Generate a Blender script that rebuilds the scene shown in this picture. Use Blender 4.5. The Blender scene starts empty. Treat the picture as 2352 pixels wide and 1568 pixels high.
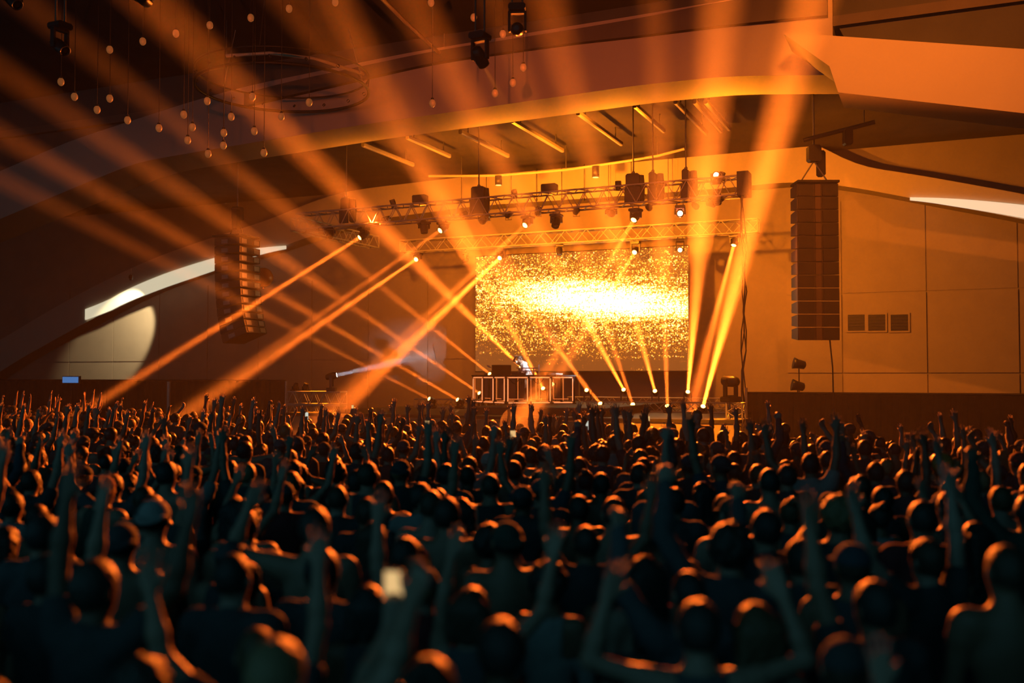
import bpy, bmesh, math, random
import numpy as np
from mathutils import Vector, Matrix, Quaternion

# ------------------------------------------------------------------ camera, world, exposure
sc = bpy.context.scene
COL = sc.collection
F = 2287.0                       # focal length in pixels of the 2352 x 1568 frame
CZ = 2.65                        # eye height
PITCH = math.atan(81 / F)
TH = math.radians(23.5)          # the hall is turned by this much against the camera
CT, ST = math.cos(TH), math.sin(TH)

cam = bpy.data.cameras.new('camera')
cam_ob = bpy.data.objects.new('camera', cam)
COL.objects.link(cam_ob)
cam.sensor_width = 36
cam.lens = 36 * F / 2352
cam.clip_end = 300
cam_ob.location = (0, 0, CZ)
cam_ob.rotation_euler = (math.pi / 2 + PITCH, 0, 0)
cam.dof.use_dof = True
cam.dof.focus_distance = 25
cam.dof.aperture_fstop = 0.72
cam.dof.aperture_blades = 0
sc.camera = cam_ob

world = bpy.data.worlds.new('world')
sc.world = world
world.use_nodes = True
world.node_tree.nodes['Background'].inputs[0].default_value = (0.19, 0.75, 1.0, 1)
world.node_tree.nodes['Background'].inputs[1].default_value = 0.135

sc.view_settings.view_transform = 'Standard'
sc.view_settings.look = 'None'
sc.view_settings.gamma = 1
sc.view_settings.use_curve_mapping = False
sc.view_settings.exposure = 0.0
sc.cycles.max_bounces = 1
sc.cycles.diffuse_bounces = 0
sc.cycles.glossy_bounces = 0
sc.cycles.adaptive_threshold = 0.25
sc.cycles.adaptive_min_samples = 16
sc.cycles.light_sampling_threshold = 0.03
sc.cycles.transmission_bounces = 3
sc.cycles.volume_bounces = 0
sc.cycles.use_light_tree = True
sc.cycles.sample_clamp_indirect = 0.0
sc.cycles.caustics_reflective = False
sc.cycles.caustics_refractive = False

HAZE = 0.0014
SHAFT = 0.03           # smoke in the beams
ORANGE = (1.0, 0.165, 0.012)
AMBER = (1.0, 0.235, 0.008)
BEAM_W = 15.0
CROWD_W = 36000.0       # par cans over the crowd
WALL_W = 3600.0        # par cans and floods towards the end wall
UP_W = 1500.0          # upward par cans under the bulkhead


# ------------------------------------------------------------------ coordinates
def W(a, b, z=0.0):
    """hall frame (a across the stage, b upstage) -> world"""
    return Vector((CT * a + ST * b, -ST * a + CT * b, z))


def ray(px, py):
    x, y = (px - 1176) / F, (784 - py) / F
    c, s = math.cos(PITCH), math.sin(PITCH)
    return Vector((x, c - y * s, s + y * c))


def PY(px, py, Y):
    """the point at world depth Y that the photograph shows at px, py"""
    r = ray(px, py)
    return Vector((0, 0, CZ)) + r * (Y / r.y)


def PB(px, py, b):
    """the point on the hall plane b that the photograph shows at px, py"""
    r = ray(px, py)
    return Vector((0, 0, CZ)) + r * (b / (ST * r.x + CT * r.y))


def hall(p):
    return CT * p[0] - ST * p[1], ST * p[0] + CT * p[1], p[2]


ROT = -TH
RQ = Quaternion((0, 0, 1), ROT)

# ------------------------------------------------------------------ materials
MATS = {}


def mat(name, color=(0.5, 0.5, 0.5), rough=0.6, metal=0.0, noise=0.0, nscale=8.0, emit=None, estr=0.0, objcol=False, bump=0.0, spec=0.5, attr=None):
    if name in MATS:
        return MATS[name]
    m = bpy.data.materials.new(name)
    m.use_nodes = True
    nt = m.node_tree
    p = nt.nodes['Principled BSDF']
    p.inputs['Roughness'].default_value = rough
    p.inputs['Metallic'].default_value = metal
    p.inputs['Specular IOR Level'].default_value = spec
    p.inputs['Base Color'].default_value = (*color, 1)
    src = None
    if objcol:
        oi = nt.nodes.new('ShaderNodeObjectInfo')
        src = oi.outputs['Color']
    if attr:
        at = nt.nodes.new('ShaderNodeAttribute')
        at.attribute_name = attr
        src = at.outputs['Color']
    if noise or bump:
        tc = nt.nodes.new('ShaderNodeTexCoord')
        tx = nt.nodes.new('ShaderNodeTexNoise')
        tx.inputs['Scale'].default_value = nscale
        tx.inputs['Detail'].default_value = 4
        nt.links.new(tc.outputs['Object'], tx.inputs['Vector'])
    if noise:
        mr = nt.nodes.new('ShaderNodeMapRange')
        mr.inputs['To Min'].default_value = 1 - noise
        mr.inputs['To Max'].default_value = 1 + noise
        nt.links.new(tx.outputs['Fac'], mr.inputs['Value'])
        mx = nt.nodes.new('ShaderNodeMix')
        mx.data_type = 'RGBA'
        mx.blend_type = 'MULTIPLY'
        mx.inputs['Factor'].default_value = 1
        mx.inputs['A'].default_value = (*color, 1)
        if src:
            nt.links.new(src, mx.inputs['A'])
        nt.links.new(mr.outputs['Result'], mx.inputs['B'])
        src = mx.outputs['Result']
    if src:
        nt.links.new(src, p.inputs['Base Color'])
    if bump:
        bp = nt.nodes.new('ShaderNodeBump')
        bp.inputs['Strength'].default_value = bump
        bp.inputs['Distance'].default_value = 0.02
        nt.links.new(tx.outputs['Fac'], bp.inputs['Height'])
        nt.links.new(bp.outputs['Normal'], p.inputs['Normal'])
    if emit:
        p.inputs['Emission Color'].default_value = (*emit, 1)
        p.inputs['Emission Strength'].default_value = estr
        m.cycles.emission_sampling = 'NONE'
    MATS[name] = m
    return m


M_BLACK = mat('matte_black_metal', (0.02, 0.018, 0.017), 0.5, 0.0, 0.25, 20)
M_DARK = mat('dark_fixture_plastic', (0.035, 0.03, 0.028), 0.35, 0.0, 0.2, 30)
M_ALU = mat('aluminium_tube', (0.72, 0.66, 0.52), 0.42, 0.25, 0.12, 15)
M_STEEL = mat('chain_steel', (0.25, 0.24, 0.22), 0.45, 0.8, 0.2, 40)
M_WALL = mat('painted_wall', (0.40, 0.335, 0.27), 0.8, 0.0, 0.12, 1.2, bump=0.1)
M_WALLP = mat('wall_panel_paint', (0.42, 0.35, 0.275), 0.75, 0.0, 0.1, 1.6, bump=0.08)
M_FASC = mat('fascia_plaster', (0.72, 0.62, 0.48), 0.7, 0.0, 0.06, 1.0)
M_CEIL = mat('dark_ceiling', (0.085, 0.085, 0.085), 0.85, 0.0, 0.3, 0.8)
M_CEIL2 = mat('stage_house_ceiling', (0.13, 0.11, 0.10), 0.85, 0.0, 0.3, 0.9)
M_BULK = mat('bulkhead_plaster', (0.50, 0.43, 0.36), 0.75, 0.0, 0.08, 0.9)
M_RIB = mat('ceiling_rib_paint', (0.75, 0.65, 0.45), 0.5, 0.0, 0.08, 4)
M_FLOOR = mat('hall_floor', (0.06, 0.055, 0.05), 0.55, 0.0, 0.3, 2)
M_DRAPE = mat('black_drape', (0.022, 0.022, 0.022), 0.95, 0.0, 0.3, 6, bump=0.3)
M_DECK = mat('stage_deck_ply', (0.34, 0.27, 0.17), 0.5, 0.0, 0.2, 3)
M_SKIRT = mat('stage_front_board', (0.62, 0.50, 0.26), 0.55, 0.0, 0.1, 3)
M_RISER = mat('riser_black_ply', (0.05, 0.042, 0.036), 0.6, 0.0, 0.2, 8)
M_LENS = mat('lit_lens', (1, 0.6, 0.3), 0.2, emit=(1, 0.36, 0.07), estr=14)
M_LENSR = mat('lit_red_lens', (1, 0.2, 0.15), 0.2, emit=(1, 0.16, 0.06), estr=26)
M_LENSW = mat('lit_white_lens', (1, 1, 1), 0.2, emit=(0.9, 0.95, 1.0), estr=16)
M_LENSD = mat('unlit_lens_glass', (0.05, 0.03, 0.02), 0.08, spec=0.8)
M_TUBE = mat('led_tube_glow', (1, 0.5, 0.3), 0.3, emit=(1, 0.30, 0.10), estr=1.15)
M_TUBE2 = mat('dim_led_tube_glow', (1, 0.4, 0.2), 0.3, emit=(1, 0.22, 0.04), estr=.7)
M_SOFFIT_GLOW = mat('soffit_painted_glow', (0.9, 0.85, 0.7), 0.6, emit=(0.62, 0.56, 0.38), estr=0.95)  # emission stands in for white light washing the soffit
M_BULB = mat('bulb_glint_downlight_glow', (0.35, 0.17, 0.07), 0.4, emit=(1.0, 0.34, 0.08), estr=0.13)  # on the hanging bulbs this faint glow stands in for reflections
M_WHITE = mat('white_lacquer', (0.8, 0.78, 0.74), 0.35)
M_GRILLE = mat('speaker_grille', (0.05, 0.045, 0.04), 0.6, 0.3, 0.4, 120)
M_CAB = mat('speaker_cabinet_paint', (0.055, 0.045, 0.038), 0.55, 0.0, 0.2, 30)
M_CONE = mat('driver_cone', (0.16, 0.11, 0.06), 0.4)
M_BALL = mat('orange_balloon', (0.85, 0.36, 0.10), 0.22, spec=0.6)
M_SCRB = mat('blue_sign_face', (0.1, 0.2, 0.5), 0.4, emit=(0.05, 0.17, 0.42), estr=0.9)
M_PHONE = mat('phone_shell', (0.02, 0.02, 0.02), 0.3)
M_PSCR = mat('phone_screen_glow', (0.8, 0.7, 0.5), 0.3, emit=(1.0, 0.60, 0.22), estr=.8)
M_PSCRW = mat('white_phone_screen_glow', (0.8, 0.9, 0.9), 0.3, emit=(0.85, 0.85, 0.70), estr=.7)
M_SKIN = mat('skin', (0.5, 0.32, 0.22), 0.48, 0.0, 0.08, 12, objcol=True)
M_CLOTH = mat('cloth', (0.1, 0.1, 0.1), 0.85, 0.0, 0.2, 25, objcol=True, bump=0.15)
M_HAIR = mat('hair', (0.03, 0.02, 0.015), 0.42, 0.0, 0.35, 60, objcol=True, bump=0.5)
M_SKINA = mat('crowd_skin', (0.5, 0.32, 0.22), 0.48, 0.0, 0.08, 12, attr='tone')
M_CLOTHA = mat('crowd_cloth', (0.1, 0.1, 0.1), 0.85, 0.0, 0.2, 25, attr='tone')
M_HAIRA = mat('crowd_hair', (0.03, 0.02, 0.015), 0.42, 0.0, 0.35, 60, attr='tone')


def haze_material(name, density):
    m = bpy.data.materials.new(name)
    m.use_nodes = True
    nt = m.node_tree
    nt.nodes.remove(nt.nodes['Principled BSDF'])
    v = nt.nodes.new('ShaderNodeVolumeScatter')
    v.inputs['Density'].default_value = density
    v.inputs['Anisotropy'].default_value = 0.25
    v.inputs['Color'].default_value = (1, 1, 1, 1)
    nt.links.new(v.outputs[0], nt.nodes['Material Output'].inputs['Volume'])
    return m


# ------------------------------------------------------------------ mesh helpers
class MB:
    def __init__(self):
        self.v, self.f, self.s = [], [], []

    def add(self, v, f, smooth=False):
        n = len(self.v)
        self.v.extend(tuple(p) for p in v)
        self.f.extend(tuple(i + n for i in q) for q in f)
        self.s.extend([smooth] * len(f))
        return self

    def box(self, lo, hi, M=None):
        v = [Vector((x, y, z)) for x in (lo[0], hi[0]) for y in (lo[1], hi[1]) for z in (lo[2], hi[2])]
        if M is not None:
            v = [M @ p for p in v]
        return self.add(v, [(0, 1, 3, 2), (4, 6, 7, 5), (0, 4, 5, 1), (2, 3, 7, 6), (0, 2, 6, 4), (1, 5, 7, 3)])

    def cbox(self, c, size, M=None, ch=0.0):
        """box about a centre with optional chamfered vertical/horizontal edges"""
        c = Vector(c)
        h = Vector(size) / 2
        if ch <= 0:
            return self.box(c - h, c + h, M)
        v, f = [], []
        for sz in (-1, 1):
            for (ix, iy) in ((0, 1), (1, 0)):
                pass
        # octagonal profile in x-z swept along y
        prof = [(-h.x + ch, -h.z), (h.x - ch, -h.z), (h.x, -h.z + ch), (h.x, h.z - ch), (h.x - ch, h.z), (-h.x + ch, h.z), (-h.x, h.z - ch), (-h.x, -h.z + ch)]
        for y in (-h.y, h.y):
            for x, z in prof:
                p = c + Vector((x, y, z))
                v.append(M @ p if M is not None else p)
        for k in range(8):
            f.append((k, (k + 1) % 8, 8 + (k + 1) % 8, 8 + k))
        f.append(tuple(range(7, -1, -1)))
        f.append(tuple(range(8, 16)))
        return self.add(v, f)

    def tube(self, pts, r, n=8, caps=True):
        pts = [Vector(p) for p in pts]
        rs = r if isinstance(r, (list, tuple)) else [r] * len(pts)
        v, f = [], []
        ref = Vector((0, 0, 1))
        for i, p in enumerate(pts):
            d = (pts[min(i + 1, len(pts) - 1)] - pts[max(i - 1, 0)]).normalized()
            if abs(d.dot(ref)) > 0.95:
                rr = Vector((1, 0, 0))
            else:
                rr = ref
            x = d.cross(rr).normalized()
            y = d.cross(x)
            for k in range(n):
                t = 2 * math.pi * k / n
                v.append(p + (x * math.cos(t) + y * math.sin(t)) * rs[i])
        for i in range(len(pts) - 1):
            for k in range(n):
                k2 = (k + 1) % n
                f.append((i * n + k, i * n + k2, (i + 1) * n + k2, (i + 1) * n + k))
        self.add(v, f, True)
        if caps:
            self.add(v[:n], [tuple(range(n))])
            self.add(v[-n:], [tuple(range(n - 1, -1, -1))])
        return self

    def lathe(self, prof, n=16, M=None, caps=True):
        """prof: (radius, height) pairs about local z"""
        v, f = [], []
        for r, h in prof:
            for k in range(n):
                t = 2 * math.pi * k / n
                p = Vector((r * math.cos(t), r * math.sin(t), h))
                v.append(M @ p if M is not None else p)
        for i in range(len(prof) - 1):
            for k in range(n):
                k2 = (k + 1) % n
                f.append((i * n + k, i * n + k2, (i + 1) * n + k2, (i + 1) * n + k))
        self.add(v, f, True)
        if caps:
            self.add(v[:n], [tuple(range(n - 1, -1, -1))])
            self.add(v[-n:], [tuple(range(n))])
        return self

    def sphere(self, c, r, n=16, m=10, sc_=(1, 1, 1)):
        v, f = [], []
        c = Vector(c)
        for i in range(m + 1):
            ph = math.pi * i / m
            for k in range(n):
                t = 2 * math.pi * k / n
                v.append(c + Vector((r * sc_[0] * math.sin(ph) * math.cos(t), r * sc_[1] * math.sin(ph) * math.sin(t), r * sc_[2] * math.cos(ph))))
        for i in range(m):
            for k in range(n):
                k2 = (k + 1) % n
                f.append((i * n + k, (i + 1) * n + k, (i + 1) * n + k2, i * n + k2))
        return self.add(v, f, True)

    def mesh(self, name, m):
        me = bpy.data.meshes.new(name)
        me.from_pydata(self.v, [], self.f)
        me.materials.append(m)
        me.polygons.foreach_set('use_smooth', self.s)
        me.update()
        return me

    def build(self, name, m, parent=None):
        return obj(name, self.mesh(name, m), parent)


def obj(name, me, parent=None, loc=None, rot=None, scale=None):
    o = bpy.data.objects.new(name, me)
    COL.objects.link(o)
    if parent is not None:
        o.parent = parent
    if loc is not None:
        o.location = loc
    if rot is not None:
        o.rotation_mode = 'QUATERNION'
        o.rotation_quaternion = rot
    if scale is not None:
        o.scale = scale
    return o


def tag(o, label=None, cat=None, group=None, kind=None):
    if label:
        o['label'] = label
    if cat:
        o['category'] = cat
    if group:
        o['group'] = group
    if kind:
        o['kind'] = kind
    return o


def thing(name, loc, label, cat, group=None, rotz=ROT):
    o = bpy.data.objects.new(name, None)
    COL.objects.link(o)
    o.empty_display_size = 0.2
    o.location = loc
    o.rotation_euler = (0, 0, rotz)
    return tag(o, label, cat, group)


def struct(o, label=None, cat=None):
    return tag(o, label, cat, None, 'structure')


def spot(name, parent, loc, direction, power, color, angle, blend, radius=0.04):
    l = bpy.data.lights.new(name, 'SPOT')
    l.energy, l.color = power, color
    l.spot_size, l.spot_blend, l.shadow_soft_size = math.radians(angle), blend, radius
    o = bpy.data.objects.new(name, l)
    COL.objects.link(o)
    o.location = loc
    o.rotation_mode = 'QUATERNION'
    o.rotation_quaternion = direction.to_track_quat('-Z', 'Y')
    if parent is not None:
        o.parent = parent
    return o


def beam_light(name, parent, loc, direction, power, color, angle, width):
    """a lit lens: a small disc that throws a narrow beam"""
    l = bpy.data.lights.new(name, 'AREA')
    l.shape = 'DISK'
    l.size = width
    l.energy, l.color = power, color
    l.spread = math.radians(angle)
    o = bpy.data.objects.new(name, l)
    COL.objects.link(o)
    o.location = loc
    o.rotation_mode = 'QUATERNION'
    o.rotation_quaternion = direction.to_track_quat('-Z', 'Y')
    if parent is not None:
        o.parent = parent
    return o


UNIT = MB().lathe([(1, 0), (1, 1)], 7).mesh('tube_metal', M_ALU)


def rod(name, parent, p, q, r, me=UNIT):
    d = Vector(q) - Vector(p)
    return obj(name, me, parent, Vector(p), d.to_track_quat('Z', 'Y'), (r, r, d.length))


# ------------------------------------------------------------------ the hall
def grid_box(name, a0, a1, b0, b1, z0, z1, m):
    mb = MB()
    v = [W(a, b, z) for a in (a0, a1) for b in (b0, b1) for z in (z0, z1)]
    mb.add(v, [(0, 1, 3, 2), (4, 6, 7, 5), (0, 4, 5, 1), (2, 3, 7, 6), (0, 2, 6, 4), (1, 5, 7, 3)])
    return mb.build(name, m)


struct(grid_box('floor', -50, 8, -4, 40, -0.15, 0, M_FLOOR), 'dark hall floor under the crowd', 'floor')
struct(grid_box('wall_left', -50.3, -50, -4, 40, 0, 14, M_WALL), 'dark side wall far beyond the crowd', 'wall')
struct(grid_box('wall_right', 7.7, 8, -4, 40, 0, 14, M_WALL), 'side wall at the near end of the stage wall', 'wall')
wall_back = struct(grid_box('wall_back', -50, 7.7, 39.4, 39.8, 0, 14, M_WALL), 'tall painted end wall behind the stage', 'wall')
struct(grid_box('ceiling', -50, 8, -4, 25.85, 12.6, 12.9, M_CEIL), 'dark ceiling above the crowd', 'ceiling')
struct(grid_box('ceiling_rear', -50, 8, 25.3, 39.8, 11.25, 11.5, M_CEIL2), 'dark brown ceiling above the stage', 'ceiling')

# wide wall panels right of the stage, with open joints between them
right_lo = [(-5.55, -3.55), (-3.5, -0.6), (-0.55, 2.4), (2.45, 5.2)]
for a0, a1 in right_lo:
    for z0, z1, dd in ((0.3, 2.75, 0.06), (2.8, 5.75, 0.06), (5.8, 9.3, 0.035)):
        mb = MB()
        v = [W(a, b, z) for a in (a0, a1) for b in (39.4 - dd, 39.395) for z in (z0, z1)]
        mb.add(v, [(0, 1, 3, 2), (4, 6, 7, 5), (0, 4, 5, 1), (2, 3, 7, 6), (0, 2, 6, 4), (1, 5, 7, 3)])
        mb.build('wall_panel', M_WALLP, wall_back)
for k in range(9):                                # and left of the screen
    a0 = -46 + k * 3.1
    for z0, z1, dd in ((0.3, 3.4, 0.05), (3.45, 7.2, 0.05)):
        mb = MB()
        v = [W(a, b, z) for a in (a0, a0 + 3.05) for b in (39.4 - dd, 39.395) for z in (z0, z1)]
        mb.add(v, [(0, 1, 3, 2), (4, 6, 7, 5), (0, 4, 5, 1), (2, 3, 7, 6), (0, 2, 6, 4), (1, 5, 7, 3)])
        mb.build('wall_panel', M_WALLP, wall_back)
for px in (1967, 2014, 2066):                     # three dark square openings in the right wall
    c = PB(px, 741, 39.33)
    a, b, z = hall(c)
    r = thing('wall_vent', W(a, b, z), {1967: 'square dark wall vent nearest the hanging speaker', 2014: 'middle one of three square dark wall vents',
                                       2066: 'square dark wall vent farthest from the hanging speaker'}[px], 'vent', 'three square vents in the end wall')
    fr = MB()
    for lo, hi in (((-.36, -.05, -.36), (.36, 0, -.30)), ((-.36, -.05, .30), (.36, 0, .36)), ((-.36, -.05, -.30), (-.30, 0, .30)), ((.30, -.05, -.30), (.36, 0, .30))):
        fr.box(lo, hi)
    fr.build('frame', M_WALLP, r)
    MB().box((-.30, -.012, -.30), (.30, 0, .30)).build('backing', M_BLACK, r)
    for k in range(5):
        MB().box((-.30, -.04, -.25 + k * .12), (.30, -.012, -.22 + k * .12)).build('slat', M_DARK, r)


def interp(pts, x):
    xs = [p[0] for p in pts]
    ys = [p[1] for p in pts]
    return float(np.interp(x, xs, ys))


def smooth_ribbon(name, low, up, b, depth, m, x0, x1, step=30, parent=None):
    """a solid ribbon in the plane b with curved lower and upper outline, reaching DEPTH upstage"""
    mb = MB()
    xs = list(np.linspace(x0, x1, int(abs(x1 - x0) / step) + 1))

    def sm(pts, x):
        return sum(interp(pts, x + o) * w for o, w in ((-60, .2), (-30, .2), (0, .2), (30, .2), (60, .2)))
    v, f = [], []
    for x in xs:
        pl, pu = PB(x, sm(low, x), b), PB(x, sm(up, x), b)
        a_, _, zl = hall(pl)
        a2, _, zu = hall(pu)
        v += [W(a_, b, zl), W(a_, b, zu), W(a_, b + depth, zu), W(a_, b + depth, zl)]
    for i in range(len(xs) - 1):
        for k in range(4):
            k2 = (k + 1) % 4
            f.append((4 * i + k, 4 * (i + 1) + k, 4 * (i + 1) + k2, 4 * i + k2))
    f.append((0, 1, 2, 3))
    n = 4 * (len(xs) - 1)
    f.append((n + 3, n + 2, n + 1, n))
    return mb.add(v, f).build(name, m, parent)


ARCH_LOW = [(-200, 1000), (0, 850), (200, 738), (340, 665), (500, 610), (650, 566), (740, 532), (830, 508), (1100, 472), (1400, 452), (1715, 428), (1820, 415), (1940, 426), (2100, 456), (2352, 503), (2600, 560)]
ARCH_UP = [(-200, 900), (0, 780), (150, 690), (330, 600), (500, 540), (600, 512), (690, 475), (730, 455), (800, 437), (1100, 402), (1370, 376), (1570, 348), (1640, 345), (1700, 333), (1790, 312), (1850, 308), (1900, 345), (1950, 378), (2100, 400), (2352, 445), (2600, 500)]
fascia = struct(smooth_ribbon('fascia', ARCH_LOW, ARCH_UP, 38.3, 1.05, M_FASC, -150, 2600), 'curved pale fascia arching over the stage wall', 'fascia')

# glowing strips under both arch ends, painting the light that washes the soffit
SOFFIT_L_UP = [(195, 722), (240, 690), (340, 640), (500, 588), (600, 566), (655, 563)]
SOFFIT_L_LO = [(195, 745), (240, 716), (340, 672), (500, 618), (600, 582), (655, 566)]
SOFFIT_R_UP = [(2090, 453), (2150, 453), (2250, 460), (2352, 470), (2600, 500)]
SOFFIT_R_LO = [(2090, 456), (2150, 467), (2250, 482), (2352, 500), (2600, 548)]
for up, lo, label in ((SOFFIT_L_UP, SOFFIT_L_LO, 'long cream strip of painted light under the arch behind the side-on speaker'), (SOFFIT_R_UP, SOFFIT_R_LO, 'white strip of painted light under the arch past the front-facing speaker')):
    r = thing('painted_light_strip', W(*[(hall(PB(lo[0][0], lo[0][1], 38.2)))[0], 38.2, 5]), label, 'lamp', 'strips of painted light under the arch', 0)
    o = smooth_ribbon('glow_face', lo, up, 38.2, 0.09, M_SOFFIT_GLOW, lo[0][0], lo[-1][0], 20)
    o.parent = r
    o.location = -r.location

# the big bulkhead over the front of the stage
B_LOW = [(-200, 640), (0, 558), (250, 456), (400, 396), (560, 370), (900, 317), (1200, 277), (1500, 236), (1700, 217), (1900, 216)]
B_UP = [(-200, 500), (0, 420), (100, 380), (250, 312), (400, 262), (520, 222), (650, 185), (1000, 112), (1300, 62), (1500, 30), (1700, -5), (1900, -30)]


def bulkhead(name, low, up, b0, b1, x0, x1, label, zmin=None):
    v, f = [], []
    xs = list(np.linspace(x0, x1, int((x1 - x0) / 30) + 1))
    for x in xs:
        pl = PB(x, sum(interp(low, x + o) for o in (-40, 0, 40)) / 3, b1)
        a, _, zl = hall(pl)
        # the column x as seen at the front plane
        pu = PB(x, sum(interp(up, x + o) for o in (-40, 0, 40)) / 3, b0)
        zu = min(pu.z, 12.65)
        v += [W(a, b0, zl), W(a, b0, zu), W(a, b1, zu), W(a, b1, zl)]
    for i in range(len(xs) - 1):
        for k in range(4):
            k2 = (k + 1) % 4
            f.append((4 * i + k, 4 * (i + 1) + k, 4 * (i + 1) + k2, 4 * i + k2))
    n = 4 * (len(xs) - 1)
    f += [(0, 1, 2, 3), (n + 3, n + 2, n + 1, n)]
    return struct(MB().add(v, f).build(name, M_BULK), label, 'bulkhead')


bulkhead('bulkhead', B_LOW, B_UP, 25.2, 27.0, -200, 1930, 'broad plaster bulkhead sweeping across the hall in front of the stage')
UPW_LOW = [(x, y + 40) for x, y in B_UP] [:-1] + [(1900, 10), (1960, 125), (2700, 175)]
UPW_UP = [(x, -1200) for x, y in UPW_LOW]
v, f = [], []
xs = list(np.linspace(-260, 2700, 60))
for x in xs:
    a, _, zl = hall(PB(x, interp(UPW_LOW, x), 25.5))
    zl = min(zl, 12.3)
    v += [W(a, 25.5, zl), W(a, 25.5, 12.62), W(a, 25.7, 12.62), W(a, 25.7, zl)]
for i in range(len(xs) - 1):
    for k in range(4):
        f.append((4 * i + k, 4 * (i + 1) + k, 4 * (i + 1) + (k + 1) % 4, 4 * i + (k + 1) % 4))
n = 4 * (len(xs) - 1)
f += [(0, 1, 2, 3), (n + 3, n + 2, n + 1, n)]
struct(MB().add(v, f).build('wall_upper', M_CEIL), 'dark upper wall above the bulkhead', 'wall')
# a stepped band on the bulkhead face
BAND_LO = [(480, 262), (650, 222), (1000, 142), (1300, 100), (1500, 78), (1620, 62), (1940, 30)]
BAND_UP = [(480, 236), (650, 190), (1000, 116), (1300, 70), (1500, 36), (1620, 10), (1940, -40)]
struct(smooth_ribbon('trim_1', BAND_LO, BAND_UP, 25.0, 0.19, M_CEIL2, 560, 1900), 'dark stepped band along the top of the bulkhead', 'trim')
R_LOW = [(1880, 200), (1940, 213), (2352, 260), (2700, 300)]
R_UP = [(1790, 72), (1800, 74), (2352, 112), (2700, 140)]
v, f = [], []
xs = [1800, 1850, 1905, 1925, 2000, 2100, 2200, 2352, 2700]
for x in xs:
    lo = interp([(1800, 78), (1905, 152), (1925, 212), (2352, 260), (2700, 300)], x)
    up = interp(R_UP, x)
    a, _, zl = hall(PB(x, lo, 23.6))
    _, _, zu = hall(PB(x, up, 23.6))
    v += [W(a, 23.6, zl), W(a, 23.6, zu), W(a, 25.0, zu), W(a, 25.0, zl)]
for i in range(len(xs) - 1):
    for k in range(4):
        k2 = (k + 1) % 4
        f.append((4 * i + k, 4 * (i + 1) + k, 4 * (i + 1) + k2, 4 * i + k2))
n = 4 * (len(xs) - 1)
f += [(0, 1, 2, 3), (n + 3, n + 2, n + 1, n)]
struct(MB().add(v, f).build('bulkhead_wing', M_BULK), 'lighter sloping bulkhead wing with a pointed end', 'bulkhead')

# ceiling ribs running upstage behind the bulkhead
RIBS = [(840, 335, 942, 382), (940, 318, 1028, 362), (1068, 305, 1157, 362), (1188, 280, 1282, 350), (1340, 262, 1416, 335), (1468, 245, 1515, 305), (1563, 236, 1612, 310), (1600, 236, 1652, 305), (1628, 236, 1668, 300)]
RLAB = ['faintest', 'second', 'third', 'fourth', 'fifth', 'sixth', 'seventh', 'eighth', 'last']
for i, (x0, y0, x1, y1) in enumerate(RIBS):
    zr = 10.75
    r0, r1 = ray(x0, y0), ray(x1, y1)
    p = Vector((0, 0, CZ)) + r0 * ((zr - CZ) / r0.z)
    q = Vector((0, 0, CZ)) + r1 * ((zr - CZ) / r1.z)
    a, b, _ = hall(p)
    a2, b2, _ = hall(q)
    aa = (a + a2) / 2
    L = max(2.5, abs(b2 - b))
    rr = thing('ceiling_rib', W(aa, max(b, 27.1), zr), f'long pale ceiling rib above the stage, {RLAB[i]} counting rightward from the side-on speaker', 'ceiling rib', 'pale ribs under the stage ceiling')
    MB().cbox((0, L / 2, 0.06), (0.13, L, 0.16), None, 0.03).build('rib_body', M_RIB, rr)
    for k in (0.15, 0.85):
        MB().tube([(0, L * k, 0.14), (0, L * k, 0.52)], 0.02, 6).build('hanger', M_STEEL, rr)


# ------------------------------------------------------------------ drapes, posts, sign beside the stage
def drape(name, a0, a1, b, z, label):
    n = int((a1 - a0) / 0.14)
    v, f = [], []
    rnd = random.Random(int(a0 * 10))
    for i in range(n + 1):
        a = a0 + (a1 - a0) * i / n
        o = 0.05 * math.sin(i * 1.9) + rnd.uniform(-.015, .015)
        v += [W(a, b + o, 0), W(a, b + o * .5, z), W(a, b + .03 + o * .5, z), W(a, b + .03 + o, 0)]
    for i in range(n):
        for k in range(4):
            f.append((4 * i + k, 4 * i + 4 + k, 4 * i + 4 + (k + 1) % 4, 4 * i + (k + 1) % 4))
    f += [(0, 1, 2, 3), (4 * n + 3, 4 * n + 2, 4 * n + 1, 4 * n)]
    r = thing(name, W((a0 + a1) / 2, b, 0), label, 'drape', 'black drapes beside the stage', 0)
    o = MB().add(v, f).build('curtain', M_DRAPE, r)
    o.location = -r.location
    t = MB().tube([W(a0, b + .02, z + .02), W(a1, b + .02, z + .02)], .03, 8).build('top_pipe', M_BLACK, r)
    t.location = -r.location


aR = hall(PB(1716, 900, 28.3))[0]
aL = hall(PB(655, 874, 28.3))[0]
drape('pipe_drape', aR, 6.5, 28.3, 2.18, 'black pipe drape between the truss tower and the side wall')
drape('pipe_drape', -38, aL, 28.3, 2.50, 'long black pipe drape behind the crowd under the cream soffit strip')
for (px, y0, b, h, lab, mm) in ((657, 875, 28.1, None, 'thin bright post at the stage end of the long black drape', M_ALU), (388, 876, 27.9, None, 'pale post standing before the long black drape', M_ALU), (1714, 890, 28.1, None, 'thin bright post beside the truss tower', M_ALU)):
    p = PB(px, y0, b)
    a, bb, z = hall(p)
    r = thing('drape_post', W(a, bb, 0), lab, 'post', 'drape posts')
    MB().tube([(0, 0, 0.02), (0, 0, z)], 0.035 if px != 388 else .07, 10).build('upright', mm, r)
    MB().box((-.22, -.1, 0), (.22, .1, .02)).build('foot_plate', M_BLACK, r)
a, b, z = hall(PB(165, 872, 27.5))
r = thing('monitor_sign', W(a, b, 0), 'small blue glowing sign above the crowd by the long black drape', 'sign')
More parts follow.
